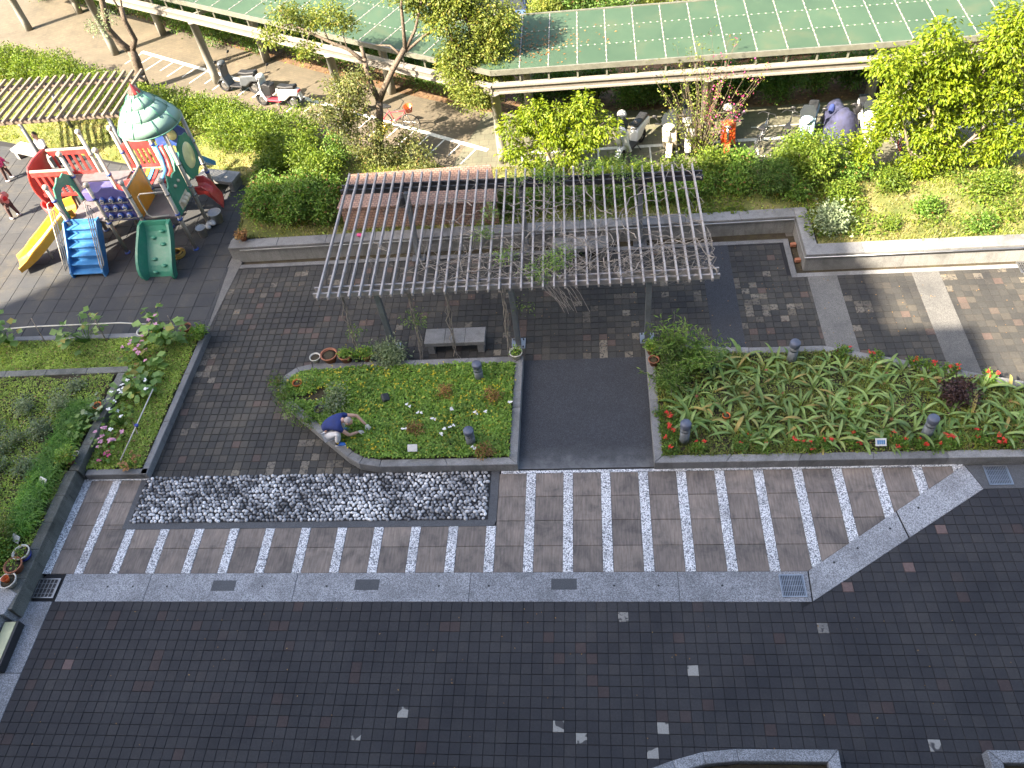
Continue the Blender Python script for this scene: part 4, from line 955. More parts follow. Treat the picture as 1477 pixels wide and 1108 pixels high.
# green arch panel over the slide entry
A = [(0, 0), (.12, 0), (.14, .35), (.22, .62), (.4, .78), (.62, .78), (.82, .6), (.9, .3), (.92, 0), (1.04, 0), (1.06, .5), (1.0, .85), (.8, 1.06), (.62, 1.02), (.5, 1.12), (.34, 1.02), (.16, .98), (.02, .7)]
pg(MB().plate([(a, b) for a, b in A], frame(L3(XA, YA+.06, 1.25), (0.04, 1, 0), (0, 0, 1)), .05), 'arch_panel', 'pg_green', bevel=.012)
# purple puzzle panel with nine rings
f = frame(L3(XB+.06, YA, 1.22), (1, 0, 0), (0, 0, 1)); w_ = XC-XB-.12
o = pg(MB().plate([(0, 0), (w_, 0), (w_, .95), (w_*.8, 1.02), (w_*.65, 1.12), (w_*.35, 1.12), (w_*.2, 1.02), (0, .95)], f, .05), 'puzzle_panel', 'pg_purple', bevel=.012)
rm_ = Matrix.Rotation(R(90), 3, 'X')
for i in range(3):
    for j in range(3):
        c = f @ Vector((w_*(.2+.3*i), .2+.27*j, .05)); MB().lathe([(.0, -.05), (.085, -.05), (.085, .05), (0, .05)], c, 12, m=rm_).build('block', M['pg_navy'], o)
        MB().torus(c-Vector((0, .055, 0)), .045, .014, rm_, 12, 5).build('ring', M['pg_cream'], o)
for j in range(3): MB().box(f @ Vector((w_/2, .08+.27*j, .04)), (w_-.08, .03, .03)).build('rod', M['pg_cream'], o)
# orange side panel
o = pg(MB().plate([(0, 0), (.98, 0), (.98, 1.0), (0, 1.0)], frame(L3(XC+.02, YA+.06, 1.2), (0, 1, 0), (0, 0, 1)), .05), 'side_panel', 'pg_orange', bevel=.012)
for q in ((( -10.36, YA+.05, 1.18), (-10.36, YB-.05, 1.18)), ((-10.36, YA+.05, 2.23), (-10.36, YB-.05, 2.23))): pg(MB().tube([L3(*q[0]), L3(*q[1])], .03, 8), 'rail', 'pg_cream')
# green play panel with bead counter
f = frame(L3(XD+.03, YA+.08, 1.2), (0, 1, 0), (0, 0, 1))
o = pg(MB().plate([(0, 0), (.95, 0), (.95, .95), (.86, 1.18), (.72, .98), (.55, 1.02), (.4, .98), (.24, 1.2), (.1, .95), (0, .9)], f, .05), 'play_panel', 'pg_green', bevel=.012)
for k in range(3): MB().lathe([(.09, -.07), (.1, 0), (.09, .07)], f @ Vector((.3+.16*k, .2, .06)), 12, m=Matrix.Rotation(R(90), 3, 'X')).build('bead', M['pg_rope'], o)
MB().box(f @ Vector((.46, .2, .02)), (.03, .62, .28)).build('bead_tray', M['pg_rope'], o)
for a, b_ in ((.35, .75), (.6, .75)): MB().ball(f @ Vector((a, b_, .04)), .05).build('knob', M['pg_rope'], o)
pg(MB().tube([L3(-9.5, YA-.02, 1.3), L3(-10.0, YA-.06, 1.3), L3(-10.1, YA-.06, 1.4), L3(-10.1, YA-.06, 2.0), L3(-10.0, YA-.06, 2.1), L3(-9.3, YA-.02, 2.1)], .022, 8), 'grab_rail', 'pg_cream')
# curved green climbing plate with foot holds
vs = []; n = 9
cpts = [(9.82+.95*(math.sin(math.pi/2*i/n)**1.6), .03+1.22*i/n) for i in range(n+1)]
x0, x1 = -10.38, -9.5
b = MB()
for i, (y, z) in enumerate(cpts):
    q_ = math.sin(math.pi*(.06+.88*i/n)); bu = .1*q_
    for x, dy in ((x0-bu, -.06-.42*q_), (x0-bu+.07, -.06-.42*q_), (x0+.09, 0), (x1-.09, 0), (x1+bu-.07, -.06-.42*q_), (x1+bu, -.06-.42*q_), (x1+.02, .06), (x0-.02, .06)): vs.append(L3(x, y+dy, z))
fs = [(i*8+j, i*8+(j+1) % 8, (i+1)*8+(j+1) % 8, (i+1)*8+j) for i in range(n) for j in range(8)]+[tuple(range(8))[::-1], tuple(n*8+j for j in range(8))]
o = b.add(vs, fs, 0, False).build('climbing_plate', M['pg_green'], t)
for i in range(6): y, z = cpts[1+int(i*1.35)]; MB().ball(L3((x0+x1)/2+(.14 if i % 2 else -.14), y-.02, z), (.09, .06, .04)).build('foot_hold', M['pg_green'], o)
# tower roof: four overlapping tiers of plastic segments and a red tip
cx, cy = -9.79, 12.6
prof = [(.24, 4.02), (.46, 3.78), (.68, 3.52), (.88, 3.22)]; r_in = [.06, .22, .44, .66]; z_in = [4.22, 4.06, 3.82, 3.56]
roof = None
for k in range(4):
    b = MB(); n = 48
    b.lathe([(r_in[k], z_in[k]), ((r_in[k]+prof[k][0])/2+.006, (z_in[k]+prof[k][1])/2+.008), (prof[k][0], prof[k][1])], L3(cx, cy, 0.0), n); b.lathe([(prof[k][0], prof[k][1]), (prof[k][0]+.002, prof[k][1]-.035), (prof[k][0]-.03, prof[k][1]-.035)], L3(cx, cy, 0.0), n)
    o = b.build('roof_tier', M['pg_roof'], t)
    for j in range(8):
        a = 2*math.pi*(j+.5*(k % 2))/8+.25
        MB().tube([L3(cx+r*math.cos(a), cy+r*math.sin(a), z+.012) for r, z in ((r_in[k], z_in[k]), ((r_in[k]+prof[k][0])/2+.015, (z_in[k]+prof[k][1])/2+.02), (prof[k][0]+.002, prof[k][1]))], .010, 4).build('seam', M['pg_green'], o)
    MB().torus(L3(cx, cy, prof[k][1]-.02), prof[k][0], .012, None, 48, 5).build('rim', M['pg_green'], o)
pg(MB().lathe([(.17, 4.10), (.16, 4.14), (.0, 4.40)], L3(cx, cy, 0), 20), 'roof_tip', 'pg_red')
# round window panel on the right of the tower
f = frame(L3(XD+.12, YB+.08, 1.5), (0, 1, 0), (0, 0, 1)); oc = []
for k in range(20):
    a = 2*math.pi*k/20; r = .56+(.06 if k % 2 else 0); oc.append((.48+min(.5, max(-.5, r*math.cos(a)*.98)), .58+r*1.08*math.sin(a)))
o = pg(MB().plate(oc, f, .05), 'window_panel', 'pg_green', bevel=.01)
MB().lathe([(.0, -.06), (.3, -.045), (.36, 0), (.3, .045), (0, .06)], (0, 0, 0), 24, m=(frame((0, 0, 0), (0, 1, 0), (0, 0, 1)).to_3x3() @ Matrix.Diagonal((1, 1.2, 1)).to_3x3())).build('bubble', M['pg_yglass'], o, loc=f @ Vector((.48, .6, 0)))
# blue slide panel behind the tower with a yellow disc
f = frame(L3(XC+.05, YC+.05, 1.35), (1, 0, 0), (0, 0, 1))
o = pg(MB().plate([(0, 0), (.25, 0), (.3, .55), (.55, .75), (.85, .55), (.9, 0), (1.1, 0), (1.2, .7), (1.12, 1.2), (.85, 1.45), (.45, 1.45), (.1, 1.1)], f, .06), 'arch_panel', 'pg_navy', bevel=.012)
MB().lathe([(0, .03), (.19, .03), (.19, .055), (0, .055)], (0, 0, 0), 20, m=Matrix.Rotation(R(90), 3, 'X')).build('disc', M['pg_yglass'], o, loc=f @ Vector((.62, 1.12, 0)))
chute([(-9.75, 13.2, 1.45), (-9.72, 13.45, 1.4), (-9.65, 13.8, 1.1), (-9.6, 14.1, .8)], .6, .22, 'pg_sky', 'slide')
# red slide out of the right side
chute([(-9.3, 12.55, 1.0), (-9.1, 12.6, .98), (-8.95, 12.62, .8), (-8.85, 12.64, .55), (-8.78, 12.66, .40)], .5, .2, 'pg_red', 'slide')
# rainbow arch bridge between the towers
cols = ['pg_red', 'pg_yellow', 'pg_blue', 'pg_red', 'pg_yellow', 'pg_sky', 'pg_red', 'pg_mint']
for k in range(8):
    x0_ = XB+.05+.118*k; za = 1.30+.12*math.sin(math.pi*(k+.5)/8)
    pts_ = [L3(x0_+.055, YB+.05+(YC-YB-.1)*q, za-.06*math.sin(math.pi*q)) for q in (0, .25, .5, .75, 1)]
    b = MB()
    for a, c in zip(pts_[:-1], pts_[1:]): b.bar(a, c, .10, .05)
    b.build('bridge_plank', M[cols[k]], t)
for k, c in enumerate(('pg_blue', 'pg_red', 'pg_mint')):
    pg(MB().tube([L3(XC+.1+.16*k, YC-.05, 2.15), L3(XC+.16+.16*k, YC-.12, 1.8), L3(XC+.25+.17*k, YC-.4, 1.52), L3(XC+.28+.17*k, YB+.15, 1.5)], .07, 8), 'rainbow_bar', c)
def barred(p0, p1, z0, z1, n, mat, wavy=False):
    p0, p1 = Vector(p0), Vector(p1); L = (p1-p0).length; f = frame(L3(p0.x, p0.y, z0), ((p1-p0).x, (p1-p0).y, 0), (0, 0, 1)); H = z1-z0
    top = [(L*i/10, H-.02+(.16*math.sin(math.pi*i/10) if wavy else 0)) for i in range(11)]
    o = MB().plate([(0, H-.16)]+[(L, H-.16)]+top[::-1], f, .05).build('barred_panel', M[mat], t); MB().plate([(0, 0), (L, 0), (L, .1), (0, .1)], f, .05).build('bottom_rail', M[mat], o)
    for i in range(n):
        a = L*(i+.5)/n; MB().plate([(a-.035, .1), (a+.035, .1), (a+.035+.0, H-.16), (a-.035, H-.16)], f, .035).build('bar', M[mat], o)
    MB().bar(L3(p0.x, p0.y, z1+.02) if not wavy else L3(p0.x, p0.y, z0-.03), L3(p1.x, p1.y, z1+.02) if not wavy else L3(p1.x, p1.y, z0-.03), .06, .05).build('top_rail', M['pg_cream'], o)
barred((XB+.05, YC), (XC-.05, YC), 1.45, 2.25, 6, 'pg_red', True)
barred((XB+.05, YB), (XC-.05, YB), 1.25, 1.65, 6, 'pg_red', True)
# red balcony on the left with curved front and lower tub
barred((-13.75, 12.08), (XA+.06, 12.08), 1.35, 2.2, 6, 'pg_red'); barred((-13.7, 13.14), (XA+.16, 13.14), 1.35, 2.2, 6, 'pg_red')
pg(MB().box(L3(-13.15, 12.6, 1.32), (1.15, 1.0, .06)), 'deck', 'pg_deck')
b = MB(); vs = []
for i in range(9):
    z = 1.0+1.25*i/8; r = .18*math.sin(math.pi*i/8)
    for y, dx in ((12.05, 0), (12.25, -.1), (12.6, -.14), (12.95, -.1), (13.17, 0)): vs.append(L3(-13.72-r+dx, y, z))
fs = [(i*5+j, i*5+j+1, (i+1)*5+j+1, (i+1)*5+j) for i in range(8) for j in range(4)]
o = b.add(vs, fs, 0, True).build('curved_front', M['pg_red'], t); sm = o.modifiers.new('thick', 'SOLIDIFY'); sm.thickness = .05
pg(MB().lathe([(.30, .62), (.36, .66), (.44, 1.1), (.48, 1.1), (.40, .62), (.2, .58), (0, .58)], L3(-13.55, 12.2, 0.05), 22), 'tub', 'pg_red')
pg(MB().tube([L3(-13.2, 12.2, 0), L3(-13.2, 12.2, 1.3)], .05, 10), 'post', 'pg_cream'); pg(MB().tube([L3(-13.6, 13.0, 0), L3(-13.6, 13.0, 1.3)], .05, 10), 'post', 'pg_cream')
# things lying about under the tower
def bucket(x, y, r, h, mat, label, cat='bucket', nm='bucket', z=.02):
    t_ = thing(nm, label, cat, (x, y, z))
    MB().lathe([(r*.8, 0), (r, h), (r+.012, h), (r+.012, h-.02), (r*.9, h-.015), (r*.75, .03), (0, .03)], (0, 0, 0), 18).build('body', M[mat], t_)
    MB().tube([(-r, 0, h), (-r*.8, 0, h+.08), (0, 0, h+.13), (r*.8, 0, h+.08), (r, 0, h)], .006, 5).build('handle', M['steel'], t_); return t_
bucket(-9.2, 11.55, .14, .32, 'white', 'white plastic bucket on the rubber floor under the green play panel')
t_ = bucket(-8.95, 12.2, .19, .36, 'white', 'white printed tub beside the red slide of the climbing frame', 'tub', 'tub')
tag(MB().torus((-9.75, 10.72, .05), .2, .03, None, 24, 6).torus((-9.72, 10.74, .1), .18, .028, None, 24, 6).torus((-9.76, 10.7, .15), .16, .025, None, 24, 6).build('hose_coil', plain('ochre_hose', (.42, .26, .05), .6)), 'coil of ochre garden hose on the rubber floor behind the green climbing plate', 'hose')
b = MB()
for k in range(9): b.ball((-9.1+rnd.gauss(0, .07), 11.95+rnd.gauss(0, .08), .07+rnd.random()*.1), (.09, .07, .06), 8, 5)
tag(b.build('plastic_bag', M['white']), 'crumpled white plastic bags at the foot of a tower post', 'bag')

# ================================================================== PLANTS
# ---- planter of ground cover (left of the ramp)
polyA = inset(OUT_A[::-1], .2)
q = sample_poly(polyA, 32000); d = vnoise(q[:, 0]+20, q[:, 1], 2.2, 31)
z = .21+.10*d+rng.uniform(0, .05, len(q)); bare = (q[:, 0] < -3.8) & (vnoise(q[:, 0]+9, q[:, 1]+4, 2.1, 17) < .22)
q, z = q[~bare], z[~bare]
leaf_mesh('ground_cover', np.column_stack([q, z]), .062, M['leaf_cover'], None, .7, .75, kind='stuff')
def flowers(name, pts, r, mat, label, cat, group=None, pet=5, stem=None):
    """one small plant in flower: petals as bent leaves round each head"""
    P, D = [], []
    for x, y, z in pts:
        for k in range(pet):
            a = 2*math.pi*k/pet+rnd.random(); P.append((x, y, z)); D.append((math.cos(a), math.sin(a), .15))
    o = leaf_mesh(name, np.array(P), r, M[mat], None, .85, .8, 0, np.array(D)); 
    return tag(o, label, cat, group)
for k in range(16):
    x, y = [(-4.3, 5.2), (-3.9, 5.7), (-3.3, 5.3), (-2.9, 5.75), (-2.3, 5.3), (-1.6, 5.6), (-.9, 4.9), (-.2, 4.9), (-3.1, 3.7), (-2.9, 4.6), (.1, 5.2), (-.3, 4.4), (-4.8, 5.4), (-1.3, 5.2), (-2.55, 3.55), (-1.1, 4.3)][k]
    flowers('yellow_flower', [(x+rnd.gauss(0, .2), y+rnd.gauss(0, .14), .33+rnd.random()*.06) for i in range(13)], .026, 'petal_yel', 'patch of tiny yellow flowers in the planter of green ground cover', 'flowers', 'yellow flower patches in the green planter')
for x, y in ((-2.0, 4.62), (-1.72, 4.4), (-.98, 4.48), (-1.1, 3.95), (-1.15, 3.8), (-1.36, 4.25), (.35, 4.63), (-.42, 4.35), (-.38, 3.42), (-.2, 4.38), (-.95, 4.0), (-1.98, 3.95)):
    flowers('white_flower', [(x+rnd.gauss(0, .03), y+rnd.gauss(0, .03), .36+rnd.random()*.03) for i in range(2)], .042, 'petal_white', 'small white blossom standing out of the green ground cover', 'flowers', 'white blossoms in the green planter')
for x, y in ((-.15, 3.3), (-.1, 4.85), (-1.75, 3.95), (-1.2, 5.0)):
    cl, cd = cloud([(x, y, .36, .16)], 500, .05, seed=int(100+x*10)); o = leaf_mesh('dry_plant', cl, .05, M['leaf_dry'], None, .5, .5, 0, cd); tag(o, 'brown faded flower clump in the green ground cover', 'plant', 'faded brown clumps in the green planter')
def shrub(name, label, x, y, z, r, mat, n=160, lf=.06, group=None, flat=.8, cat='shrub', seed=0, wid=.5, stems=5, h=None):
    t_ = thing(name, label, cat, (x, y, z), 0, group); h = h or r*1.1
    bl = [(rnd.gauss(0, r*.35), rnd.gauss(0, r*.35), h*.7+rnd.gauss(0, r*.25), r*rnd.uniform(.45, .7), flat) for k in range(7)]
    cl, cd = cloud(bl, n, lf*1.5, seed=seed+int(x*7+y*13)); leaf_mesh('foliage', cl, lf, M[mat], t_, .5, wid, .1, cd)
    b = MB()
    for k in range(stems):
        a = 2*math.pi*k/stems+rnd.random(); b.tube([(0, 0, -.05), (math.cos(a)*r*.3, math.sin(a)*r*.3, h*.5), (math.cos(a)*r*.6, math.sin(a)*r*.6, h*.95)], [.014, .011, .006], 5)
    b.build('stem', M['bark_grey'], t_); return t_
# trailing plants over the rounded left end
for x, y, r, m_ in ((-5.1, 5.0, .2, 'bush'), (-5.35, 5.5, .17, 'bush'), (-4.75, 4.6, .2, 'fern'), (-4.55, 5.4, .2, 'fern'), (-4.35, 4.3, .17, 'bush')):
    shrub('trailing_plant', 'loose feathery plant spilling over the rounded left end of the green planter', x, y, .22, r, m_, 150, .06, 'plants spilling over the rounded planter end', .6, 'plant', 5)
for x, y in ((-2.85, 6.25), (-2.55, 6.2)): shrub('grey_shrub', 'grey green potted shrub at the foot of the left front pergola post', x, y, .2, .28, 'silver', 260, .07, 'grey shrubs by the pergola post', .8, 'shrub', 9)
shrub('grey_shrub', 'grey green herb in the left half of the green planter', -3.75, 4.85, .2, .26, 'silver', 240, .06, None, .6, 'shrub', 3)
# pots along the back kerb of the green planter
def pot(x, y, z, r, h, mat, label, plant=None, group=None, pl=.12, pm='leaf_cover'):
    t_ = thing('flower_pot', label, 'flower pot', (x, y, z), 0, group)
    MB().lathe([(r*.68, 0), (r*.95, h*.85), (r*1.06, h*.85), (r*1.08, h), (r*.93, h), (r*.88, h*.8), (0, h*.78)], (0, 0, 0), 18).build('pot', M[mat], t_)
    MB().lathe([(r*.88, h*.80), (r*.4, h*.83), (0, h*.84)], (0, 0, 0), 14).build('soil', M['soil'], t_)
    if plant:
        cl, cd = cloud([(0, 0, h+pl*.5, pl)], 900, .05, seed=int(x*91)); leaf_mesh('foliage', cl, .06, M[pm], t_, .6, .6, 0, cd)
    return t_
pot(-4.56, 6.2, .25, .13, .16, 'potwhite', 'small pale pot, first from the left on the back kerb of the green planter')
pot(-4.2, 6.23, .22, .2, .24, 'terracotta', 'widest terracotta pot of the row on the back kerb of the green planter')
pot(-3.78, 6.2, .22, .17, .24, 'terracotta', 'terracotta pot with yellow flowers in the row on the back kerb', 1, None, .1)
pot(-3.5, 6.2, .22, .12, .2, 'potdark', 'dark pot between terracotta pots on the back kerb of the green planter', 1, None, .1)
pot(-3.26, 6.2, .22, .13, .22, 'terracotta', 'small terracotta pot at the right end of the row on the back kerb', 1, None, .12)
pot(.42, 6.1, .25, .15, .2, 'potwhite', 'white rimmed pot on the planter corner by the middle pergola post', 1, None, .06)
pot(-4.85, 5.42, .2, .11, .18, 'potorange', 'small orange pot among the plants at the rounded planter end')
pot(-4.15, 4.62, .2, .11, .15, 'potdark', 'small black pot in bare soil behind the crouching man')
tag(MB().box((-2.6, 4.9, .34), (.18, .2, .12), .5, 0, .3, .4).build('watering_can', M['potdark'], None, .03), 'small dark plastic scoop lying in the middle of the green ground cover', 'scoop')
def sign(x, y, z, rz, mat, label, w=.22, h=.16, tilt=.9):
    t_ = thing('plant_label', label, 'sign', (x, y, z), rz)
    MB().box((0, 0, .16), (w, .012, h), 0, 0, -tilt).build('plate', M[mat], t_, .003); MB().tube([(0, .02, -.05), (0, .01, .16)], .008, 6).build('stake', M['steel'], t_); return t_
sign(-1.75, 3.4, .25, 0, 'white', 'small white plant label near the front kerb of the green planter')
s1 = sign(8.1, 3.3, .25, 0, 'white', 'small blue and white plant label near the front kerb among red flowers')
for k in range(4): MB().box((-.06+.04*k, -.006, .165), (.03, .006, .09), 0, 0, -.9).build('print', M['pg_blue'], s1)
sign(-10.05, 2.6, .4, R(-25), 'white', 'white plant label standing in the tall grass of the raised bed')
sign(-10.0, 1.15, .42, R(-25), 'white', 'white plant label above the blue and white pot on the left')

# ---- planter of strappy leaves (right)
polyB = inset(OUT_B[::-1], .15); polyBv = clip(polyB, (12.6, 0), (-1, 0))
q = sample_poly(polyBv, 22000); d = vnoise(q[:, 0]+3, q[:, 1]+8, 2.4, 41)
leaf_mesh('ground_cover', np.column_stack([q, .2+.06*d+rng.uniform(0, .03, len(q))]), .05, M['leaf_coverb'], None, .7, .6, kind='stuff')
q = sample_poly(polyBv, 16000); q = q[vnoise(q[:, 0]+33, q[:, 1]+8, 2.0, 44) > .42]
blade_mesh('grass', np.column_stack([q, np.full(len(q), .2)]), .13, .012, M['grass_l'], None, .8, 'stuff')
def strap_leaf(L, w, arch, twist):
    n = 7; vs = []; fs = []; x = z = 0; a = R(arch)
    for i in range(n+1):
        s_ = i/n; ww = w*(.55+.9*s_)*(1-max(0, (s_-.45)/.55)**1.7) if i < n else .002
        vs += [(x, -ww/2, z+.012*(1-s_)), (x, 0, z-.006), (x, ww/2, z+.012*(1-s_))]
        a -= R((38+arch*.9)/n*(.5+1.2*s_)); x += math.cos(a)*L/n; z += math.sin(a)*L/n
    for i in range(n):
        for j in (0, 1): fs.append((i*3+j, i*3+j+1, (i+1)*3+j+1, (i+1)*3+j))
    b = MB(); b.add(vs, fs, 0, True); return b.mesh('leaf', M['strap'])
leafs = [strap_leaf(rnd.uniform(.36, .58), rnd.uniform(.045, .065), rnd.uniform(45, 80), 0) for k in range(10)]
spots = []
for k in range(4000):
    x, y = rnd.uniform(4.2, 12.3), rnd.uniform(3.4, 6.2)
    if not inpoly(x, y, inset(OUT_B[::-1], .33)): continue
    if x < 4.95 and y > 4.9 or (x < 4.9 and y < 4.0) or (y < 3.65 and rnd.random() < .6): continue
    if all((x-a)**2+(y-b)**2 > .31**2 for a, b in spots): spots.append((x, y))
    if len(spots) >= 92: break
for x, y in spots:
    root = thing('strap_leaf_plant', 'clump of long arching strap leaves in the right hand planter', 'plant', (x, y, .17), rnd.uniform(0, 6.28), 'strap leaf plants in the right planter')
    n = rnd.randint(7, 11); s_ = rnd.uniform(.95, 1.35)
    for k in range(n): inst('leaf', rnd.choice(leafs), root, (rnd.gauss(0, .015), rnd.gauss(0, .015), 0), 2*math.pi*k/n+rnd.gauss(0, .35), 0, -rnd.uniform(-.35, .25), s_*rnd.uniform(.75, 1.15))
    if rnd.random() < .35: MB().lathe([(.03, 0), (.04, .07), (.03, .08), (0, .07)], (.05, .05, .02), 8).build('bulb', M['terracotta'], root)
redsp = [(3.75, 4.25), (3.95, 4.1), (3.8, 3.9), (3.9, 3.65), (4.4, 3.35), (5.3, 3.4), (5.5, 3.55), (5.75, 3.35), (6.5, 3.38), (6.75, 3.3), (7.0, 3.4), (7.6, 3.4), (7.7, 3.6), (8.35, 3.5), (8.6, 3.35), (8.95, 3.35), (9.15, 3.3), (9.4, 3.35), (9.6, 3.4), (10.1, 3.45), (10.4, 3.4), (10.6, 3.35), (7.9, 5.9), (8.6, 5.72), (9.4, 5.5), (9.7, 5.4), (10.1, 5.3), (10.8, 5.05), (3.85, 3.3), (11.1, 3.6)]
for i, (x, y) in enumerate(redsp):
    t_ = thing('flowering_plant', 'small plant with clustered bright red flowers at the edge of the strappy-leaf planter', 'flowers', (x, y, .2), 0, 'red flowering plants along the right planter edge')
    hd = [(rnd.gauss(0, .09), rnd.gauss(0, .06), .14+rnd.random()*.07) for k in range(rnd.randint(1, 3))]
    P, D = [], []
    for a, b_, c in hd:
        for k in range(14): P.append((a+rnd.gauss(0, .018), b_+rnd.gauss(0, .018), c+rnd.gauss(0, .01))); D.append((rnd.gauss(0, 1), rnd.gauss(0, 1), .3))
    leaf_mesh('blossom', np.array(P), .031, M['petal_red'], t_, .8, .9, 0, np.array(D))
    cl, cd = cloud([(0, 0, .08, .14, .6)], 700, .04, seed=300+i); leaf_mesh('foliage', cl, .05, M['bush'], t_, .6, .7, 0, cd)
shrub('purple_plant', 'dark purple leaved plant in the right half of the strappy-leaf planter', 10.0, 4.55, .2, .26, 'purple', 400, .07, None, .9, 'plant', 2)
# feathery shrubs at the left back corner of that planter
def feathery(x, y, z, h, r, n, label):
    t_ = thing('bamboo_shrub', label, 'shrub', (x, y, z))
    P, D = [], []; b = MB()
    for k in range(n):
        a = rnd.uniform(0, 6.28); lean = rnd.uniform(.15, 1)*r; hh = h*rnd.uniform(.55, 1.05); pt = [(0, 0, 0)]
        for i in range(1, 7): s_ = i/6; pt.append((math.cos(a)*lean*s_**1.5+rnd.gauss(0, .01), math.sin(a)*lean*s_**1.5+rnd.gauss(0, .01), hh*s_*(1-.18*s_)))
        b.tube(pt, [.008, .007, .006, .005, .004, .003, .002], 4, 0, False)
        for i in range(1, 7):
            for m_ in range(7):
                f_ = rnd.random(); p = [pt[i-1][j]*(1-f_)+pt[i][j]*f_ for j in range(3)]; e = rnd.uniform(0, 6.28); l = rnd.uniform(0, .1)
                P.append((p[0]+math.cos(e)*l, p[1]+math.sin(e)*l, p[2]+rnd.gauss(0, .02))); D.append((math.cos(e), math.sin(e), rnd.uniform(-.3, .4)))
    b.build('stem', M['bark_grey'], t_); leaf_mesh('foliage', np.array(P), .12, M['fern'], t_, .5, .2, .15, np.array(D))
feathery(4.0, 5.85, .2, 1.5, .6, 44, 'tallest feathery shrub, at the back left corner of the right planter')
feathery(4.55, 5.7, .2, 1.05, .85, 52, 'wide feathery shrub just right of the tallest one at the planter corner')
feathery(4.0, 5.15, .2, .7, .7, 44, 'low feathery shrub spilling over the left kerb beside the ramp')
pot(3.62, 6.1, .25, .13, .2, 'terracotta', 'stacked terracotta pot on the planter corner by the right front pergola post', 1)
pot(3.64, 5.75, .25, .12, .18, 'terracotta', 'terracotta pot on the left kerb of the right planter, half under the shrub')
pot(5.1, 4.15, .2, .08, .14, 'potorange', 'small orange pot with a wire hoop in front of the feathery shrubs')

# ---- left garden beds
q = sample_poly([(-9.5, 3.15), (-8.08, 3.15), (-7.95, 7.25), (-15, 7.3), (-15, 6.1), (-9.3, 6.05)], 32000); d = vnoise(q[:, 0]+20, q[:, 1]+2, 2.6, 51)
leaf_mesh('ground_cover', np.column_stack([q, .16+.07*d+rng.uniform(0, .04, len(q))]), .055, M['leaf_bedl'], None, .7, .7, kind='stuff')
q = sample_poly([(-15, 1.4), (-10.4, 0.1), (-9.72, .2), (-9.68, 5.85), (-15, 5.85)], 36000); q = q[vnoise(q[:, 0]+60, q[:, 1]+2, 1.5, 53) > .2]; d = vnoise(q[:, 0]+20, q[:, 1]+2, 2.6, 55)
leaf_mesh('ground_cover', np.column_stack([q, .35+.06*d+rng.uniform(0, .03, len(q))]), .05, M['leaf_bedl'], None, .7, .7, kind='stuff')
q = np.stack([rng.uniform(-10.45, -9.85, 5200), rng.uniform(1.3, 4.9, 5200)], 1)
blade_mesh('grass', np.column_stack([q, np.full(len(q), .34)]), .34, .016, M['grass_tall'], None, .9, 'stuff', 1, np.array([.35, -.2, 0]))
for i, (x, y, r) in enumerate(((-11.55, 4.85, .23), (-10.65, 4.8, .26), (-10.85, 4.08, .25), (-11.35, 3.85, .2), (-10.45, 5.45, .2), (-10.75, 2.98, .22), (-11.45, 3.05, .22), (-11.6, 3.5, .2), (-11.3, 2.25, .24), (-12.1, 4.2, .2))):
    shrub('grey_shrub', 'small grey green shrub in the raised bed at the left', x, y, .34, r, 'silver', 210, .06, 'grey green shrubs in the raised bed', .7, 'shrub', i)
shrub('shrub', 'yellowish variegated shrub above the pots at the left edge', -10.55, 1.25, .36, .42, 'leaf_coverb', 320, .06, None, .7, 'shrub', 3)
shrub('shrub', 'dark green bush behind the three pots at the left edge', -10.4, .7, .36, .36, 'leaf_cover', 320, .07, None, .7, 'shrub', 4)
def bigleaf(x, y, z, h, r, n, lf, mat, label, fl=None, nf=0, grp=None):
    t_ = thing('broad_leaf_plant', label, 'plant', (x, y, z), 0, grp); P, D = [], []; b = MB()
    for k in range(n):
        a = rnd.uniform(0, 6.28); rr = r*rnd.random()**.6; hh = h*rnd.uniform(.35, 1); b.tube([(0, 0, 0), (math.cos(a)*rr*.5, math.sin(a)*rr*.5, hh*.7), (math.cos(a)*rr, math.sin(a)*rr, hh)], [.008, .006, .003], 4, 0, False)
        P.append((math.cos(a)*rr, math.sin(a)*rr, hh)); D.append((math.cos(a), math.sin(a), -.1))
    b.build('stem', M['grass_tall'], t_)
    lv = leaf_mesh('foliage', np.repeat(np.array(P), 2, 0)+rng.normal(size=(2*n, 3))*.02, lf, M[mat], t_, .75, .95, .15, np.repeat(np.array(D), 2, 0), None, .08)
    if fl:
        P, D = [], []
        for k in range(nf):
            c = (rnd.gauss(0, r*.5), rnd.gauss(0, r*.5), h*rnd.uniform(.7, 1.1))
            for m_ in range(6): a = m_*1.05; P.append(c); D.append((math.cos(a), math.sin(a), .2))
        leaf_mesh('blossom', np.array(P), .06, M[fl], t_, .85, .8, 0, np.array(D))
bigleaf(-13.3, 7.25, .15, .9, .5, 26, .2, 'bigleaf', 'broad leaved plant climbing at the left end of the bed by the play floor')
bigleaf(-11.05, 7.2, .15, .8, .6, 34, .19, 'bigleaf', 'broad leaved plant in the middle of the bed edge facing the play floor')
bigleaf(-8.75, 7.0, .15, 1.0, .55, 34, .24, 'bigleaf', 'tall hollyhock with large round leaves at the top corner of the flower bed', 'petal_pink', 5)
bigleaf(-8.75, 5.75, .15, .5, .5, 30, .24, 'bigleaf', 'large round leaved gourd plant in the right half of the flower bed', 'petal_pink', 2)
bigleaf(-9.05, 5.2, .15, .6, .4, 26, .14, 'bigleaf', 'pale flowering plant beside the inner wall corner', 'petal_white', 9)
bigleaf(-9.2, 6.4, .15, .6, .4, 26, .12, 'bush', 'pink flowered shrub behind the wall corner', 'petal_pink', 12)
bigleaf(-9.0, 4.4, .15, .5, .35, 26, .11, 'bush', 'loose shrub with pale flowers halfway down the flower bed', 'petal_white', 5)
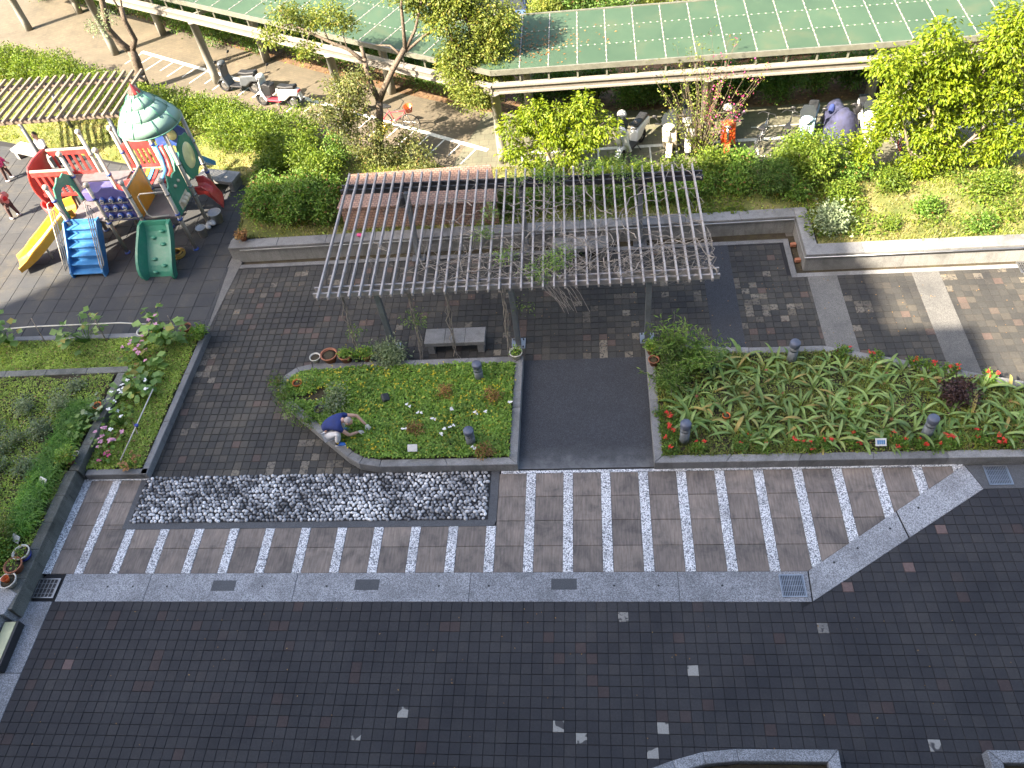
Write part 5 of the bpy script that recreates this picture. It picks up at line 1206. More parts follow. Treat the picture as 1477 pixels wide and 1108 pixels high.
bigleaf(-9.05, 3.75, .15, .45, .3, 24, .10, 'bush', 'low shrub covered in pale pink flowers near the bottom of the flower bed', 'petal_pink', 14)
bigleaf(-8.95, 3.4, .15, .35, .2, 14, .10, 'bush', 'small plant with deep red flowers at the bottom of the flower bed', 'petal_mag', 4)
bigleaf(-8.3, 3.25, .15, .3, .2, 18, .09, 'leaf_dry', 'rusty orange foliage plant in the bottom corner of the flower bed')
bigleaf(-9.55, 4.65, .4, .3, .3, 18, .13, 'silver', 'grey leaved succulent hanging over the mossy wall')
bigleaf(-9.75, 4.1, .4, .3, .25, 18, .13, 'fern', 'spiky green plant beside the pots on the mossy wall')
b = MB(); pts_ = [(-14.5, 7.3, .62), (-12.4, 7.42, .62), (-10, 7.45, .6), (-8.4, 7.3, .55)]; b.tube(pts_, .018, 7)
t_ = thing('fence_rail', 'thin pale pole tied along the play floor side of the garden bed', 'rail', (0, 0, 0)); b.build('pole', M['potwhite'], t_)
for x, y in ((-12.3, 7.4), (-10.6, 7.42), (-8.5, 7.3)): MB().tube([(x+.1, y-.25, .15), (x-.05, y+.05, .9)], .013, 6).build('stake', M['bark_grey'], t_)
t_ = thing('bed_stick', 'long pale stick laid over the flower bed with a blue tie', 'stick', (0, 0, 0)); MB().tube([(-8.6, 3.3, .3), (-8.35, 5.2, .55)], .015, 7).build('pole', M['potwhite'], t_); MB().tube([(-8.7, 4.4, .3), (-8.3, 3.9, .5)], .012, 6).build('cross_stick', M['bark_grey'], t_); MB().box((-8.47, 4.2, .43), (.07, .07, .05)).build('tie', M['potblue'], t_)
pot(-9.46, 7.32, .2, .15, .2, 'potwhite', 'white rimmed pot, left of three on the top kerb of the flower bed')
pot(-9.02, 7.3, .2, .16, .22, 'terracotta', 'terracotta pot, middle of three on the top kerb of the flower bed', 1)
pot(-8.3, 7.4, .2, .15, .22, 'terracotta', 'empty terracotta pot, right of three on the top kerb of the flower bed')
pot(-7.88, 7.2, .2, .1, .14, 'terracotta', 'small round pot with a green plant at the outer corner of the flower bed', 1, None, .16)
pot(-9.62, 4.75, .41, .1, .15, 'potorange', 'orange pot standing on the mossy wall halfway up')
pot(-9.7, 3.2, .41, .12, .2, 'terracotta', 'terracotta pot with a leafy plant on the mossy wall near the lower wall end', 1, None, .16)
pot(-9.62, 3.38, .41, .07, .1, 'potwhite', 'small white pot beside a terracotta pot on the mossy wall')
pot(-9.72, .82, .41, .17, .2, 'potwhite', 'white and blue glazed pot, uppermost of the three at the left edge', 1, None, .05)
MB().lathe([(.125, .0), (.15, .09), (.155, .09), (.13, 0)], (-9.72, .82, .415), 18).build('glaze_band', M['potblue'])
bpy.data.objects['glaze_band'].parent = [o for o in bpy.data.objects if o.get('label', '').startswith('white and blue glazed')][0]; bpy.data.objects['glaze_band'].location = (9.72, -.82, -.41)
pot(-9.76, .53, .41, .18, .2, 'terracotta', 'terracotta pot, middle one of the three at the left edge', 1, None, .05)
pot(-9.74, .2, .42, .17, .16, 'potwhite', 'cream pot with an orange pot nested inside, lowest of the three at the left edge')
MB().lathe([(.05, 0), (.075, .12), (.08, .12), (.05, .02), (0, .02)], (0, 0, .13), 14).build('nested_pot', M['potorange'], bpy.data.objects[[o.name for o in bpy.data.objects if o.get('label', '').startswith('cream pot')][0]])
pot(-7.55, 10.7, .49, .12, .16, 'terracotta', 'small terracotta pot with dry stems on the left end of the granite wall', 1, None, .12, 'leaf_dry')
tag(MB().ball((-4.15, 10.6, .53), (.09, .07, .05)).ball((-4.08, 10.56, .55), (.06, .05, .05)).build('bag', M['petal_mag']), 'small bright pink bag on the coping of the granite wall', 'bag')

# ---- trees
def tree(name, label, limbs, blobs, per, lf, mat, bark, loc, cat='tree', wid=.5, droop=.15, clump=.13, extra=None, up=.55, group=None, shell=.5):
    t_ = thing(name, label, cat, loc, 0, group); o = Vector(loc); b = MB()
    for pts, rs in limbs:
        k = len(pts); b.tube([Vector(p)-o for p in pts], [rs[0]+(rs[1]-rs[0])*i/(k-1) for i in range(k)], 9)
    for bl in blobs:                      # a twig runs into every leaf mass
        c = Vector(bl[:3]); ends = [Vector(p) for pts, rs in limbs for p in pts[1:]]
        e = min(ends, key=lambda p: (p-c).length+(.4 if p.z > c.z else 0)); m_ = e.lerp(c, .5)+Vector((rnd.gauss(0, .06), rnd.gauss(0, .06), .05))
        b.tube([e-o, m_-o, c-o], [.022, .015, .006], 5)
        for k in range(4): d_ = Vector((rnd.gauss(0, 1), rnd.gauss(0, 1), rnd.gauss(.3, .7))).normalized()*bl[3]*.8; b.tube([m_.lerp(c, rnd.random())-o, c+d_-o], [.009, .003], 4, 0, False)
    b.build('trunk', M[bark], t_)
    bb = [tuple(Vector(x[:3])-o)+tuple(x[3:]) for x in blobs]
    cl, cd = cloud(bb, per, clump, shell=shell, seed=int(abs(loc[0])*17+3)); leaf_mesh('crown', cl, lf, M[mat], t_, up, wid, droop, cd)
    if extra: extra(t_, o)
    return t_
J = lambda pts, r, y=0: [(a+rnd.gauss(0, .12), b+rnd.gauss(0, .22)+y, c+rnd.gauss(0, .08), r*rnd.uniform(.8, 1.2)) for a, b, c in pts]
tb = J([(-1.63, 15.2, 4.14), (-.72, 15.2, 3.67), (-2.0, 15.2, 4.6), (-1.35, 15.2, 3.1), (-.45, 15.2, 4.3), (-.1, 15.3, 3.6), (-.85, 15.2, 2.95), (-1.3, 15.4, 4.6), (-.3, 15.3, 3.1), (-1.2, 15.1, 3.6), (-.7, 15.4, 4.5), (.05, 15.5, 4.2), (-1.4, 14.9, 2.5), (-.9, 14.9, 2.2), (-.4, 15, 2.5), (-1.85, 15, 2.95), (-.6, 14.9, 1.95), (-1.1, 15, 2.6), (-2.4, 15.2, 5.1), (-1.6, 15.3, 5.0), (-.9, 15.3, 5.0)], .46)
tb += J([(-5.76, 15, 4.2), (-4.8, 15, 4.7), (-6.15, 15, 4.75), (-5.5, 15, 3.75), (-6.6, 15, 4.1), (-5.3, 15, 4.6), (-4.6, 15, 4.3)], .33)
lw = J([(-4.76, 14.2, 2.8), (-4.1, 14.2, 3.05), (-5.25, 14.2, 2.45), (-4.6, 14.2, 2.1), (-5.1, 14.3, 2.0), (-4.4, 14.3, 2.6)], .36)
su = J([(-3.9, 14.2, 1.4), (-3.15, 14.2, .9), (-4.5, 14.2, .75), (-4.9, 14.2, 1.4), (-3.6, 14.2, .6), (-4.1, 14.1, .6), (-2.8, 14.2, .8)], .33)
def extra1(t_, o):
    cl, cd = cloud([tuple(Vector(x[:3])-o)+tuple(x[3:]) for x in lw+su], 190, .13, seed=77); leaf_mesh('lower_foliage', cl, .09, M['camphor_dk'], t_, .55, .45, .25, cd)
tree('camphor_tree', 'tall loose crowned tree with a forked trunk standing right of the playground', [
    ([(-4.27, 14.62, -.05), (-4.18, 14.6, .5), (-4.05, 14.6, 1.2), (-3.9, 14.6, 1.8), (-3.82, 14.6, 2.25)], (.125, .105)),
    ([(-3.82, 14.6, 2.2), (-3.92, 14.6, 2.7), (-3.95, 14.62, 3.2), (-3.98, 14.7, 3.5)], (.085, .075)),
    ([(-3.95, 14.65, 3.4), (-4.4, 14.8, 3.75), (-4.9, 14.9, 3.95), (-5.4, 15, 4.2), (-5.9, 15, 4.5)], (.06, .025)),
    ([(-3.82, 14.6, 2.2), (-3.55, 14.6, 2.65), (-3.2, 14.62, 3.15), (-2.75, 14.7, 3.7)], (.095, .075)),
    ([(-2.75, 14.7, 3.65), (-2.7, 14.8, 4.2), (-2.65, 14.9, 4.8), (-2.4, 15, 5.4)], (.06, .03)), ([(-2.75, 14.7, 3.65), (-2.4, 14.9, 4.1), (-2.1, 15, 4.8), (-1.8, 15.1, 5.3)], (.05, .025)),
    ([(-2.75, 14.7, 3.6), (-2.2, 14.9, 3.9), (-1.6, 15.1, 4.1), (-1.0, 15.2, 4.2)], (.045, .02)), ([(-2.9, 14.7, 3.5), (-3.2, 14.9, 3.7), (-3.7, 15.2, 3.6)], (.04, .015)), ([(-3.95, 14.7, 3.45), (-4.0, 14.8, 3.8)], (.06, .05)),
    ([(-3.8, 14.6, 2.0), (-4.2, 14.45, 2.15), (-4.7, 14.3, 2.3)], (.03, .015))], tb, 210, .095, 'camphor', 'bark', (-4.27, 14.62, .1), extra=extra1, wid=.48)
tb = [(-14.6, 20.0, 2.6, .34), (-14.2, 20.1, 2.9, .25), (-13.6, 20.3, 5.2, .9), (-14.6, 20.2, 5.4, 1.0), (-12.8, 20.4, 5.3, .8), (-13.7, 19.6, 5.5, .8)]
tree('tree', 'bare forked brown trunk rising behind the slatted pergola at the upper left', [
    ([(-14.12, 20.26, 0), (-14.05, 20.2, .6), (-13.95, 20.2, 1.2), (-13.95, 20.2, 1.6)], (.19, .16)), ([(-13.95, 20.2, 1.5), (-14.2, 20.2, 1.85), (-14.4, 20.2, 2.4), (-14.1, 20.2, 3.4), (-14.0, 20.2, 4.9)], (.14, .09)),
    ([(-13.95, 20.2, 1.5), (-13.62, 20.2, 1.95), (-13.66, 20.2, 2.6), (-13.56, 20.2, 3.1)], (.11, .08)), ([(-13.6, 20.2, 2.9), (-13.4, 20.3, 3.6), (-13.2, 20.3, 4.6)], (.03, .02)), ([(-13.62, 20.2, 2.8), (-13.8, 20.3, 3.6), (-13.7, 20.3, 4.9)], (.03, .02))], tb, 90, .085, 'silver', 'bark', (-14.12, 20.26, .1), wid=.35)
tb = J([(11.0, 12.3, 1.4), (11.91, 12.3, .8), (10.21, 12.3, 2.47), (10.95, 12.3, 2.8), (11.98, 12.3, 2.14), (12.95, 12.3, 1.3), (12.8, 12.3, 2.66), (11.88, 12.3, 3.46), (10.95, 12.3, 3.89), (10.35, 12.3, 3.41), (10.35, 12.3, 4.5), (12.02, 12.3, 3.98), (12.18, 12.3, 4.6), (10.47, 12.3, 1.5), (9.85, 12.3, 3.5), (12.8, 12.5, 3.5), (11.3, 12.6, 2.2), (11.5, 12.3, 2.9), (12.4, 12.4, 1.8), (10.3, 12.4, 2.0), (13.3, 12.4, 2.0), (13.5, 12.4, 3.1), (11.4, 12.5, 1.0), (12.9, 12.4, .8), (10.8, 12.1, .8), (10.6, 12.5, 3.0), (11.4, 12.6, 3.3), (12.3, 12.5, 3.0), (13.0, 12.5, 4.2), (11.6, 12.2, 1.6), (12.4, 12.3, 2.4), (13.3, 12.4, 1.2)], .39)
tree('young_tree', 'bushy tree with bright yellow green spring leaves by the right edge', [
    ([(11.4, 12.4, .1), (11.35, 12.4, .8), (11.2, 12.4, 1.7), (11.0, 12.4, 2.8), (10.6, 12.4, 4.2)], (.07, .02)), ([(11.45, 12.4, .1), (11.7, 12.4, 1.0), (11.9, 12.4, 2.2), (12.0, 12.4, 3.4), (12.1, 12.4, 4.5)], (.06, .02)),
    ([(11.5, 12.4, .2), (12.3, 12.4, 1.2), (12.9, 12.4, 2.2), (13.2, 12.4, 3.2)], (.05, .02)), ([(11.35, 12.4, .3), (10.8, 12.4, 1.0), (10.3, 12.4, 2.2), (9.9, 12.4, 3.3)], (.045, .015))], tb, 165, .125, 'bright', 'bark_grey', (11.4, 12.4, .2), wid=.42, droop=.5, clump=.12, up=.6)
tb = J([(.16, 13.4, 1.9), (.78, 13.4, 2.29), (1.32, 13.4, 1.6), (2.11, 13.4, 1.76), (.88, 13.4, 1.1), (1.88, 13.4, .9), (2.14, 13.4, 2.5), (2.6, 13.4, 1.8), (.15, 13.4, 1.1), (1.37, 13.4, 2.3), (2.3, 13.4, 1.1), (.6, 13.3, .8), (1.0, 13.3, 1.9), (1.7, 13.4, 1.3), (.5, 13.4, 1.5), (1.9, 13.4, 2.0)], .34)
tree('young_tree', 'low bright green sapling in front of the walkway corner post', [([(1.2, 13.3, 0), (1.15, 13.3, .7), (.9, 13.35, 1.5), (.75, 13.4, 2.2)], (.05, .015)), ([(1.2, 13.3, 0), (1.5, 13.3, .8), (1.9, 13.4, 1.6), (2.1, 13.4, 2.4)], (.045, .015)), ([(1.2, 13.3, .2), (.6, 13.3, .9), (.2, 13.4, 1.8)], (.03, .012))], tb, 150, .12, 'bright', 'bark_grey', (1.2, 13.3, .1), wid=.42, droop=.5, clump=.11, up=.6)
# sparse flowering sapling: thin stems, few leaves, pink buds
t_ = thing('flowering_sapling', 'sparse many stemmed sapling with pink blossom in front of the white walkway post', 'tree', (5.5, 13.7, .05)); b = MB(); P, PF = [], []
for k in range(56):
    a = rnd.uniform(0, 6.28); sp = rnd.uniform(.2, 1.8); h = rnd.uniform(1.7, 4.1)*(1-.2*sp/1.8); pt = [(rnd.gauss(0, .06), rnd.gauss(0, .06), 0)]
    for i in range(1, 8): s_ = i/7; pt.append((math.cos(a)*sp*s_**1.2+rnd.gauss(0, .03), math.sin(a)*sp*.6*s_**1.2+rnd.gauss(0, .03), h*s_))
    b.tube(pt, [.015-.0018*i for i in range(8)], 4, 0, False)
    for i in range(2, 8):
        for m_ in range(6): P.append([pt[i][j]+rnd.gauss(0, .07) for j in range(3)])
        if math.cos(a) > 0 and i > 3:
            for m_ in range(3): PF.append([pt[i][j]+rnd.gauss(0, .05) for j in range(3)])
b.build('trunk', M['bark'], t_); leaf_mesh('crown', np.array(P), .07, M['camphor'], t_, .4, .5); leaf_mesh('blossom', np.array(PF), .05, M['petal_mag'], t_, .4, .7)

cl, cd = cloud([(-3.72, 14.42, 1.4, .14)], 500, .05, seed=5); tag(leaf_mesh('yellow_flower', cl, .06, M['petal_yel'], None, .5, .6, 0, cd), 'bunch of bright yellow blossom beside the forked tree trunk', 'flowers')
# ---- hedge along the path and bushes on the lawn
def hedge(label, pts, r, h, mat, per, lf, seed):
    t_ = thing('hedge', label, 'hedge', (0, 0, 0)); bl = []; pts = [Vector(p) for p in pts]
    for p, q_ in zip(pts[:-1], pts[1:]):
        n = int((q_-p).length/.38)
        for i in range(n): c = p.lerp(q_, (i+.5)/n); z0 = float(lawn_h(c.x, c.y)); bl.append((c.x+rnd.gauss(0, .14), c.y+rnd.gauss(0, .14), max(0, z0)+h*.5+rnd.gauss(0, .05), r*rnd.uniform(.85, 1.2), h*.55/r))
    cl, cd = cloud(bl, per, .1, seed=seed, shell=.7); leaf_mesh('foliage', cl, lf, M[mat], t_, .55, .5, .05, cd); b = MB()
    for x, y, z, r_, f_ in bl:
        for k in range(3): b.tube([(x, y, z-h*.5-.05), (x+rnd.gauss(0, r*.4), y+rnd.gauss(0, r*.4), z+h*.3)], [.014, .006], 5)
    b.build('stem', M['bark_grey'], t_)
hedge('long yellow green hedge following the near edge of the sunlit path', [(-21.5, 22.4), (-17.0, 20.4), (-13.4, 18.4), (-9.6, 16.75), (-6.9, 15.6)], .62, .85, 'hedge', 130, .085, 5)
hedge('second row of the yellow green hedge, between the path hedge and the play tower', [(-9.6, 15.9), (-8.0, 15.2), (-6.4, 14.7)], .6, .8, 'hedge', 140, .08, 6)
for x, y, r, m_, lb in ((-6.3, 13.9, .62, 'hedge', 'bright leaved bush on the lawn left of the forked tree'), (-6.95, 14.5, .5, 'hedge', 'bright round bush next to the path hedge end'), (-5.5, 14.2, .4, 'bush', 'small bush in the tree shade left of the trunk'), (-7.5, 13.9, .42, 'hedge', 'low bright bush between the play bench and the path hedge'), (-5.7, 13.2, .5, 'hedge', 'bright bush directly behind the dense bushes by the brick shaft'),
                     (-7.0, 11.75, .6, 'bush', None), (-6.1, 11.7, .62, 'bush', None), (-5.35, 11.55, .5, 'bush', None), (-7.2, 12.6, .5, 'bush', None), (-6.3, 12.5, .55, 'bush', None), (-5.5, 12.4, .45, 'bush', None)):
    shrub('bush', lb or 'dense mid green bush between the granite wall and the forked tree', x, y, float(lawn_h(x, y)), r, m_, 230, .085, None if lb else 'bushes left of the brick shaft', .8, 'bush', 6, .5, 6, r*1.1)
for i, (x, y, r, m_) in enumerate(((.1, 11.6, .4, 'bush'), (.8, 11.7, .45, 'bush'), (1.6, 11.6, .42, 'darkhedge'), (2.4, 11.75, .45, 'bush'), (3.2, 11.7, .42, 'bush'), (4.0, 11.8, .42, 'bush'), (4.7, 11.7, .4, 'bush'), (2.9, 12.6, .45, 'hedge'), (3.8, 12.6, .45, 'hedge'), (4.7, 12.5, .45, 'hedge'), (1.0, 12.5, .4, 'hedge'), (5.6, 11.9, .4, 'bush'))):
    shrub('bush', 'low green bush behind the granite wall, seen through the pergola rafters', x, y, .35, r, m_, 220, .08, 'low bushes seen through the pergola', .65, 'bush', 30+i, .5, 4, r*.9)
shrub('bush', 'dark blue green feathery bush on the lawn behind the wall corner', 7.0, 11.75, .4, .5, 'darkhedge', 300, .09, None, .9, 'bush', 3, .25, 5, .8)
shrub('bush', 'silvery leaved low plant in the corner of the granite wall', 8.35, 10.1, .42, .32, 'silver', 300, .09, None, .6, 'plant', 4)
shrub('bush', 'yellow green bush in front of the blue scooter', 8.2, 12.3, .35, .65, 'hedge', 220, .09, None, .9, 'bush', 5, .5, 6, 1.0)
shrub('bush', 'pale green bush right of the one hiding the blue scooter', 9.3, 12.1, .38, .4, 'bush', 240, .08, None, .7, 'bush', 7)
tree('young_tree', 'small leaning sapling with bright shoots right of the white scooter', [([(9.9, 12.2, .3), (9.85, 12.4, .8), (9.6, 12.7, 1.2)], (.04, .02))], J([(9.5, 12.7, 1.2), (9.2, 12.6, 1.1), (9.9, 12.6, 1.25), (9.6, 12.5, .95)], .24), 150, .12, 'bright', 'bark_grey', (9.9, 12.2, .3), wid=.42, droop=.4, up=.6)
shrub('bush', 'leafy low plant on the sunlit lawn above the granite wall', 10.9, 10.5, .43, .26, 'bush', 300, .08, None, .6, 'plant', 8)
shrub('bush', 'small green tuft in the dry part of the right lawn', 9.9, 9.9, .43, .16, 'hedge', 400, .06, None, .6, 'plant', 9)
shrub('bush', 'green weed clump along the sunlit lawn edge at the right', 12.0, 9.75, .43, .22, 'bush', 300, .08, None, .5, 'plant', 10)
for i, (x, y, r, m_) in enumerate(((5.7, 12.7, .45, 'hedge'), (6.3, 11.9, .36, 'bush'), (7.7, 12.9, .45, 'hedge'), (7.75, 11.5, .32, 'bush'), (6.5, 12.9, .42, 'bush'), (8.9, 11.3, .3, 'hedge'), (10.2, 11.6, .35, 'hedge'), (12.6, 11.2, .3, 'hedge'))):
    shrub('bush', 'loose weedy bush on the lawn strip right of the pergola', x, y, float(lawn_h(x, y)), r, m_, 230, .085, 'weedy bushes on the lawn strip right of the pergola', .75, 'bush', 150+i, .5, 4, r*1.1)
t_ = thing('low_rail', 'thin weathered low rail between the parked scooters and the lawn', 'rail', (0, 0, 0)); MB().tube([(5.6, 13.45, .36), (10.4, 13.3, .38)], .022, 7).build('pole', M['potwhite'], t_)
for x in (5.8, 7.3, 8.8, 10.2): MB().tube([(x, 13.44-.03*(x-5.6), 0), (x, 13.44-.03*(x-5.6), .42)], .025, 7).build('stake', M['bark_grey'], t_)
q = np.stack([rng.uniform(4.8, 13.5, 9000), rng.uniform(9.6, 13.2, 9000)], 1); q = q[on_lawn(q[:, 0], q[:, 1])]; q = q[vnoise(q[:, 0]+5, q[:, 1]+40, 1.2, 61) > .48+.12*(q[:, 0] > 9.5)*(q[:, 1] < 11)]
leaf_mesh('weeds', np.column_stack([q, lawn_h(q[:, 0], q[:, 1])+rng.uniform(.0, .16, len(q))]), .10, M['hedge'], None, .6, .5, kind='stuff')
# hedges behind the walkway
for i in range(14):
    x = .6+.98*i; shrub('hedge_bush', 'dark green hedge bush behind the right footway', x, 17.2+rnd.gauss(0, .15), .02, .6, 'darkhedge', 190, .085, 'dark hedge bushes behind the right footway', .9, 'bush', 50+i, .5, 6, .95)
for i in range(24):
    s_ = i/23; x, y = -1.2+(-20.6)*s_, 18.1+10.9*s_+.25*math.sin(s_*9); shrub('hedge_bush', 'dark green hedge bush on the far side of the left path', x, y, .02, .6, 'darkhedge', 150, .09, 'dark hedge bushes along the far side of the path', .85, 'bush', 80+i, .5, 4, .95)
for i, (x, y, h, m_) in enumerate(((.9, 21.3, 2.0, 'camphor'), (2.2, 21.7, 2.2, 'darkhedge'), (3.1, 21.4, 2.1, 'darkhedge'), (4.6, 21.8, 1.9, 'camphor'), (6.3, 22.0, 1.9, 'bright'), (8.0, 22.0, 1.8, 'bright'))):
    shrub('roadside_bush', 'tall roadside bush beyond the far edge of the right green roof', x, y, 0, .75, m_, 150, .1, 'bushes beyond the right green roof', 1.0, 'bush', 120+i, .5, 5, h*.75)
q = np.stack([rng.uniform(-20, 16, 9000), rng.uniform(16.3, 29, 9000)], 1); vp = [p for p in pf]+[(-24, 34), (-16, 29.6), (0, 20.3), (17, 20.0)]
q = q[inpoly(q[:, 0], q[:, 1], vp)]; leaf_mesh('fallen_leaves', np.column_stack([q, np.full(len(q), .035)]), .09, M['leaf_dry'], None, .9, .7, kind='stuff')
q = np.stack([rng.normal(.4, 1.0, 420), rng.normal(15.75, .5, 420)], 1); q = q[(q[:, 0] > -.1+.25*(q[:, 1]-14.4)) & (q[:, 1] > 14.55) & (q[:, 1] < 17.2)]
leaf_mesh('fallen_leaves', np.column_stack([q, 2.97+.08*(q[:, 1]-14.42)/2.95+.03+0*q[:, 0]]), .075, M['leaf_dry'], None, .95, .6, kind='stuff')
# light litter on paving
q = np.stack([rng.uniform(-7.5, 13, 260), rng.uniform(6.4, 10, 260)], 1); q2 = np.stack([rng.uniform(-8.5, 11, 90), rng.uniform(-3.2, -.1, 90)], 1); q = np.concatenate([q, q2])
leaf_mesh('fallen_leaves', np.column_stack([q, np.full(len(q), .012)]), .035, M['leaf_dry'], None, .95, .6, kind='stuff')

# ================================================================== VEHICLES
def wheel(parent, x, r, w, nm='wheel', y=0, spokes=False, tm='tyre'):
    m_ = Matrix.Rotation(R(90), 3, 'X'); wl = MB().torus((x, y, r), r-w*.5, w*.5, m_, 22, 8).build(nm, M[tm], parent)
    if spokes:
        b = MB()
        for k in range(12): a = math.pi*k/12; b.tube([(x-math.cos(a)*(r-w), y, r-math.sin(a)*(r-w)), (x+math.cos(a)*(r-w), y, r+math.sin(a)*(r-w))], .003, 3, 0, False)
        b.torus((x, y, r), r-w, .008, m_, 20, 4); b.build('spokes', M['chrome'], wl)
    else: MB().lathe([(0, -w*.3), (r*.5, -w*.3), (r*.62, -w*.15), (r*.62, w*.15), (r*.5, w*.3), (0, w*.3)], (x, y, r), 16, m=m_).build('rim', M['chrome'], wl)
    return wl
SIDE = lambda y=0: frame((0, y, 0), (1, 0, 0), (0, 0, 1))
def scooter(label, x, y, rz, body, seat='black', accent='black', screen=False, lean=0, group='scooters parked along the path', z=.03, naked=False):
    t_ = thing('scooter', label, 'scooter', (x, y, z), rz, group); t_.rotation_euler = (R(lean), 0, rz); t_.scale = (1.02, 1.12, 1.02); B = M[body]
    wheel(t_, -.6, .23, .11, 'rear_wheel'); wheel(t_, .62, .23, .10, 'front_wheel')
    MB().plate([(-.95, .60), (-.9, .5), (-.62, .48), (-.38, .30), (-.1, .28), (-.16, .62), (-.3, .68), (-.75, .74), (-.93, .72)], SIDE(), .27).build('rear_body', B, t_, .06, 3)
    MB().plate([(-.2, .24), (.34, .24), (.36, .31), (-.2, .31)], SIDE(), .30).build('floor', M[accent], t_, .02)
    MB().plate([(.28, .26), (.36, .24), (.5, .55), (.47, .98), (.40, 1.0), (.42, .6)], SIDE(), .38).build('leg_shield', B, t_, .04, 3)
    MB().plate([(.38, .42), (.46, .5), (.66, .5), (.86, .32), (.88, .26), (.74, .4), (.6, .44), (.46, .38)], SIDE(), .16).build('fender', B, t_, .02)
    MB().plate([(-.86, .75), (-.8, .72), (-.25, .70), (-.14, .76), (-.2, .81), (-.5, .80), (-.84, .86)], SIDE(), .25).build('seat', M[seat], t_, .04, 3)
    MB().tube([(.60, 0, .23), (.45, 0, .98)], .035, 8).build('fork', M['chrome'], t_)
    hb = MB().tube([(.34, -.34, 1.03), (.42, -.14, 1.06), (.43, .14, 1.06), (.34, .34, 1.03)], .016, 7).build('handlebar', M['black'], t_)
    for s_ in (-1, 1): MB().tube([(.36, s_*.26, 1.04), (.31, s_*.37, 1.02)], .022, 8).build('grip', M['black'], hb)
    MB().ball((.46, 0, 1.03), (.13, .17, .10), 12, 8).build('headset', B, t_); MB().ball((.55, 0, .98), (.05, .09, .06), 10, 6).build('headlight', M['white'], t_)
    MB().box((-.95, 0, .66), (.03, .16, .07)).build('tail_light', M['pg_red'], t_, .01); MB().plate([(-1.0, .38), (-.97, .38), (-.93, .6), (-.95, .6)], SIDE(), .16).build('number_plate', M['white'], t_)
    MB().tube([(-.95, -.16, .3), (-.55, -.17, .26), (-.3, -.15, .26)], [.045, .045, .025], 8).build('exhaust', M['dark_steel'], t_)
    for s_ in (-1, 1):
        MB().tube([(.38, s_*.22, 1.06), (.36, s_*.36, 1.24)], .007, 5).build('mirror_stem', M['black'], t_); MB().ball((.35, s_*.38, 1.27), (.025, .075, .05), 10, 6).build('mirror', M['black'], t_)
    MB().tube([(-.1, .1, .26), (-.16, .2, .03)], .012, 5).build('stand', M['dark_steel'], t_)
    if screen:
        f = frame((.5, 0, 1.02), (0, 1, 0), (-.35, 0, .94)); MB().plate([(-.17, 0), (.17, 0), (.2, .22), (.12, .4), (-.12, .4), (-.2, .22)], f, .012).build('windscreen', M['glass'], t_)
    return t_
M['scooter_cream'] = plain('cream_scooter_paint', (.5, .44, .36), .3, 0, .1); M['scooter_silver'] = plain('silver_scooter_paint', (.36, .36, .37), .3, .2, .1)
M['scooter_white'] = plain('white_scooter_paint', (.75, .75, .74), .3, 0, .05); M['scooter_orange'] = plain('orange_scooter_paint', (.75, .12, .03), .3, 0, .1)
M['scooter_blue'] = plain('pale_blue_scooter_paint', (.30, .44, .52), .3, 0, .1); M['scooter_grey'] = plain('grey_scooter_paint', (.10, .11, .12), .35, .2, .15); M['scooter_red'] = plain('red_motor_paint', (.5, .04, .06), .35, 0, .1)
scooter('dark grey scooter standing on the sunlit path beside a round walkway post', -10.2, 19.55, R(166), 'scooter_grey', lean=4)
s_ = scooter('white and red sport motorcycle leaning at the hedge behind the dark grey scooter', -8.5, 18.4, R(164), 'scooter_white', accent='scooter_red', lean=6); MB().plate([(.1, .45), (.42, .4), (.5, .75), (.3, .85), (.05, .8)], SIDE(), .3).build('fairing', M['black'], s_, .04, 3)
scooter('white scooter left of the flowering sapling, a white helmet on its mirror', 3.55, 14.45, R(-122), 'scooter_white', screen=True, lean=5)
def helmet(x, y, z, label, mat='white'):
    t_ = thing('helmet', label, 'helmet', (x, y, z), rnd.random()*6, 'helmets left on the scooters'); MB().lathe([(.125, -.06), (.14, 0), (.135, .06), (.105, .115), (.055, .145), (0, .155)], (0, 0, 0), 16).build('shell', M[mat], t_)
    MB().lathe([(.142, -.02), (.146, .0), (.142, .02)], (0, 0, 0), 16).build('band', M['black'], t_)
    for s_ in (-1, 1): MB().tube([(s_*.12, 0, -.05), (s_*.05, .02, -.16)], .006, 4).build('strap', M['black'], t_)
helmet(3.25, 14.5, 1.28, 'white helmet hanging on the white scooter left of the flowering sapling')
scooter('orange scooter parked right of the white walkway post, front towards the viewer', 6.45, 14.5, R(-103), 'scooter_orange', lean=5)
helmet(6.25, 14.35, 1.36, 'white helmet on the orange scooter')
scooter('pale blue scooter with a dark windscreen, right of the two bicycles', 8.7, 14.45, R(-110), 'scooter_blue', screen=True, lean=5)
scooter('white scooter with a clear windscreen parked right of the covered one', 10.3, 14.55, R(-97), 'scooter_white', screen=True, lean=4)
scooter('dark teal scooter half hidden behind the bright bushy tree', 12.4, 14.4, R(-100), 'scooter_grey', accent='pg_green', lean=4)
scooter('scooter with a red front half hidden behind the bright bushy tree', 11.2, 14.45, R(-95), 'scooter_white', accent='scooter_red', lean=4)
scooter('cream scooter half hidden behind the flowering sapling', 4.75, 14.55, R(-100), 'scooter_cream', screen=True, lean=4)
scooter('silver grey scooter between the cream one and the white walkway post', 5.25, 14.75, R(-95), 'scooter_silver', lean=4)
